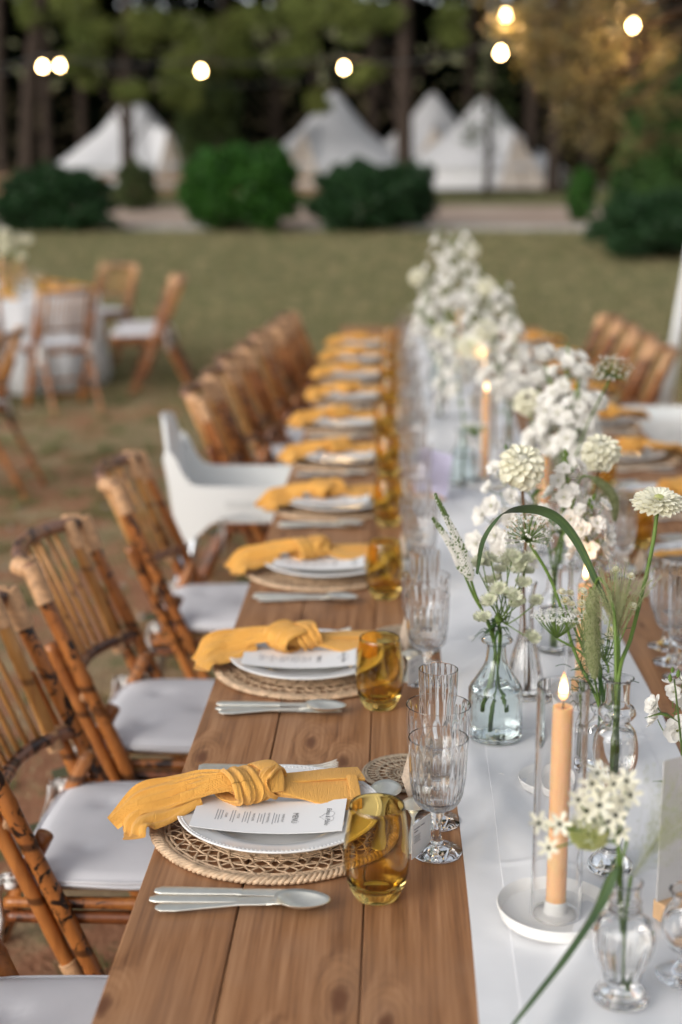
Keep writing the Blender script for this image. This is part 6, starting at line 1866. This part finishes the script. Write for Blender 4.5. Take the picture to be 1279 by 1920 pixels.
def bush(name, x, y, rx, ry, h, n, size, m, label, seed, rag=0.18, cat='bush', base=1.0):
    z = gz(y); r = np.random.default_rng(seed)
    t = thing(name, label, cat, (x, y, z))
    p = r.normal(size=(n, 3)); p /= np.linalg.norm(p, axis=1)[:, None]; p[:, 2] = np.abs(p[:, 2]) * np.where(r.random(n) < 0.42, -1.0, 1)
    lump = 1 + rag * (np.sin(p[:, 0] * 5 + seed) * np.cos(p[:, 2] * 6 + p[:, 1] * 4 + seed * 2) + 0.6 * np.sin(p[:, 0] * 11 + p[:, 2] * 9))
    q = (r.uniform(0.30, 1.0, n) ** 0.35) * lump
    c = p * q[:, None]; c[:, 0] = np.sign(c[:, 0]) * np.abs(c[:, 0]) ** 0.85 * rx; c[:, 1] *= ry; c[:, 2] = h * 0.52 + c[:, 2] * h * 0.5
    c[:, 2] = np.maximum(c[:, 2], 0.03); c[:, :2] *= (1 + 0.45 * np.clip(1 - c[:, 2] / (0.5 * h), 0, 1) * base)[:, None]
    put('foliage', leaf_cloud('foliage', c, size, m, r, 0.5), t)
    st_ = MB(); rr = random.Random(seed)
    for i in range(9):
        a = rr.uniform(0, 6.28); st_.tube(spline([(rr.uniform(-.3, .3) * rx, 0, 0), (math.cos(a) * rx * .4, math.sin(a) * ry * .4, h * .4), (math.cos(a) * rx * .7, math.sin(a) * ry * .7, h * .8)], 6), lambda u: 0.03 * (1 - .7 * u), 5)
    st_.put('stems', M_BARK, t)
    return t
bush('hedge_bush', X(112, 26.0), 26.0, 1.02, 0.6, 1.12, 10500, 0.13, M_BUSHD, 'wide dark clipped bush at the left in front of the left tent', 1)
bush('round_bush', X(455, 26.1), 26.1, 1.04, 0.8, 1.50, 13500, 0.13, M_BUSHG, 'big bright green round bush between the left and middle tents', 2, 0.13)
bush('dark_bush', X(690, 26.1), 26.1, 0.94, 0.7, 1.18, 10500, 0.13, M_BUSHD, 'dark green bush in front of the middle tent', 3)
bush('dark_bush', X(775, 27.2), 27.2, 0.40, 0.45, 1.15, 4000, 0.10, M_BUSHD, 'narrow dark bush at the foot of the thick pine', 4)
bush('olive_bush', X(265, 31.0), 31.0, 0.42, 0.4, 1.0, 3000, 0.10, M_BUSHO, 'small loose bush before the rail below the left tent', 5)
bush('tall_bush', X(402, 36.0), 36.0, 0.75, 0.7, 2.9, 8000, 0.13, M_BUSHO, 'tall loose olive green bush behind the bright round bush', 6, 0.2)
bush('young_bush', X(1080, 28.2), 28.2, 0.26, 0.26, 1.0, 2200, 0.10, M_BUSHG, 'young upright bush alone on the gravel path', 7)
bush('low_shrub', X(1235, 21.6), 21.6, 1.05, 0.9, 0.98, 14000, 0.09, M_BUSHD, 'low dark shrub spreading at the right edge of the lawn', 8, 0.16)
bush('tall_shrub', X(1258, 23.0), 23.0, 0.98, 0.9, 2.85, 15000, 0.12, M_BUSHM, 'tall soft green shrub rising behind the low one at the right edge', 9, 0.18)
bush('tall_shrub', X(1235, 25.5), 25.5, 0.75, 0.8, 2.0, 9000, 0.10, M_BUSHG, 'brighter green shrub left of the tall soft one', 10, 0.2)
# rail fence by the path
rf = thing('rail_fence', 'low brown rail fence showing between the bushes', 'fence', (-4.6, 32.6, gz(32.6)))
for i in range(9): MB().bevbox((0, 0, 0), (0.10, 0.10, 0.75), 0.01).put('post', M_RAIL, rf, smooth=False, loc=(-4.4 + i * 1.1, 0, 0.37))
for zz in (0.32, 0.62): MB().bevbox((0, 0, 0), (9.0, 0.05, 0.11), 0.01).put('rail', M_RAIL, rf, smooth=False, loc=(0, -0.078, zz))

# dark mass of the wood behind everything
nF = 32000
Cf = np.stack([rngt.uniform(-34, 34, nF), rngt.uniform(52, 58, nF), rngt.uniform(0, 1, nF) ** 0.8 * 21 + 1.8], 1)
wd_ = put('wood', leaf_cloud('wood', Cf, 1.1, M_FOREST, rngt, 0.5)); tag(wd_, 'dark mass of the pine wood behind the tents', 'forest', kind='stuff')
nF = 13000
Cf = np.stack([rngt.uniform(-26, 26, nF), rngt.uniform(40, 53, nF), rngt.uniform(9.0, 13.0, nF)], 1)  # loose leaves above the frame, added to shade the wood below
wd2 = put('shade_canopy', leaf_cloud('shade_canopy', Cf, 1.0, M_PINEDARK, rngt, 0.5)); tag(wd2, 'unseen high canopy added above the tents to shade the pine wood', 'forest', kind='stuff')

# ------------------------------------------------------------------ olive tree reaching in at the top right
ol = thing('olive_tree', 'olive tree reaching in at the top right, warmly lit by the bulbs', 'tree', (4.35, 12.2, gz(12.2)))
OP = lambda x, y, z: Vector((x - 4.35, y - 12.2, z - gz(12.2)))
MB().tube(spline([(0, 0, 0), (0.1, 0, 0.8), (-0.15, 0, 1.7), (-0.3, -0.1, 2.6)], 14), lambda u: 0.26 * (1 - 0.45 * u), 12).put('trunk', M_BARK, ol)
ob = MB(); Co = []; r_ = random.Random(12)
for (px, py, pr, Yc) in [(1010, 30, 60, 11.0), (1075, 60, 65, 10.8), (1060, 120, 50, 11.2), (1120, 130, 60, 11.5), (1180, 60, 70, 11.3), (1240, 110, 70, 11.8), (1110, 200, 48, 11.3), (1180, 190, 60, 11.6), (1060, 185, 40, 11.1),
                       (1250, 200, 60, 12), (1040, 0, 60, 11), (1150, 0, 80, 11), (1250, 20, 80, 12), (1220, 255, 35, 12), (960, 10, 32, 11.2), (1115, 240, 28, 11.3), (1300, 120, 90, 12.2), (1330, 260, 90, 12.5), (1380, 20, 120, 12.2), (1100, -60, 90, 11.5), (1230, -80, 120, 12), (1000, 80, 35, 11.2)]:
    cx, cz = xz(px, py, Yc); c = OP(cx, Yc, cz); s = OP(4.05, 12.1, 3.0)
    ob.tube(spline([s, s.lerp(c, 0.4) + Vector((0, 0, 0.35)), c], 7), lambda u: 0.05 * (1 - 0.85 * u), 5)
    R0 = pr / 2667 * Yc
    for k in range(9):                       # drooping twigs
        q = c + Vector((r_.gauss(0, .6), r_.gauss(0, .9), r_.gauss(0, .55))) * R0
        e = q + Vector((r_.uniform(-.16, .16), r_.uniform(-.16, .16), -0.16 * r_.random()))
        ob.tube([c, q, e], 0.004, 3, cap=False)
        n_ = 42; f = rngt.uniform(0, 1, n_)[:, None]
        Co.append(np.array(q) * (1 - f) + np.array(e) * f + rngt.normal(0, 0.045, (n_, 3)))
ob.put('branches', M_BARK, ol)
put('crown', leaf_cloud('crown', np.concatenate(Co), 0.058, M_OLIVE, rngt, 0.28), ol)

# ------------------------------------------------------------------ strings of bulbs
def string(name, label, pts, z_hang=0.10):
    t = thing(name, label, 'light string', tuple(pts[0]))
    o = Vector(pts[0]); P = []
    for a, b in zip(pts[:-1], pts[1:]):
        a, b = Vector(a), Vector(b)
        for i in range(10):
            u = i / 10; P.append(a.lerp(b, u) - Vector((0, 0, 0.22 * (b - a).length / 3 * 4 * u * (1 - u) * 0.5)) - o)
    P.append(Vector(pts[-1]) - o)
    MB().tube(P, 0.010, 5).put('cable', M_CABLE, t)
    return t
def make_bulb():
    t = thing('bulb', 'x', 'light bulb')
    MB().lathe([(0, 0.10), (0.012, 0.10), (0.017, 0.09), (0.018, 0.045), (0.013, 0.040), (0, 0.040)], 14).put('socket', M_CABLE, t)
    lathe_obj('globe', smooth_prof([(0, 0.042), (0.012, 0.038), (0.017, 0.028), (0.026, 0.010), (0.0295, -0.008), (0.022, -0.028), (0, -0.036)], 16), M_BULB, t, 20)
    return Proto(t)
P_bulb = make_bulb()
BU = [((80, 125), 14.0, 'left one of the close pair of lit bulbs at the upper left', 3), ((112, 123), 14.6, 'right one of the close pair of lit bulbs at the upper left', 3), ((377, 133), 14.0, 'lit bulb above the right slope of the left tent', 3),
      ((645, 127), 14.0, 'lit bulb above the middle tent peak', 3), ((939, 99), 11.6, 'lit bulb at the left rim of the olive foliage, lower of two', 16), ((948, 29), 11.2, 'lit bulb near the top edge, upper of two', 9), ((1187, 48), 11.0, 'lit bulb inside the olive foliage at the right', 26)]
BPOS = []
for (px, py), Yb, lab, en in BU:
    x, z = xz(px, py, Yb); BPOS.append((x, Yb, z))
    b = P_bulb.place(lab, (x, Yb, z), 0, 'lit bulbs on the strings')
    l = bpy.data.lights.new('bulb_light', 'POINT'); l.energy = en; l.color = (1.0, 0.60, 0.25); l.shadow_soft_size = 0.03
    lo = bpy.data.objects.new('bulb_light', l); COL.objects.link(lo); lo.parent = b; lo.location = (0, 0, -0.07)
up = lambda p: (p[0], p[1], p[2] + 0.10)
string('bulb_string', 'string of bulbs hung across above the lawn from the left to the olive tree', [(-13.3, 34.0, 6.2), up(BPOS[0]), up(BPOS[2]), up(BPOS[3]), up(BPOS[4]), (4.1, 12.1, 3.3)])
string('bulb_string', 'second cable behind, carrying the right bulb of the close pair', [(-12.9, 34.5, 5.8), up(BPOS[1]), (0.25, 33.0, 5.0)])
string('bulb_string', 'short cable running up through the olive foliage at the top right', [(0.2, 14.0, 4.2), up(BPOS[5]), up(BPOS[6]), (4.1, 12.0, 3.4)])
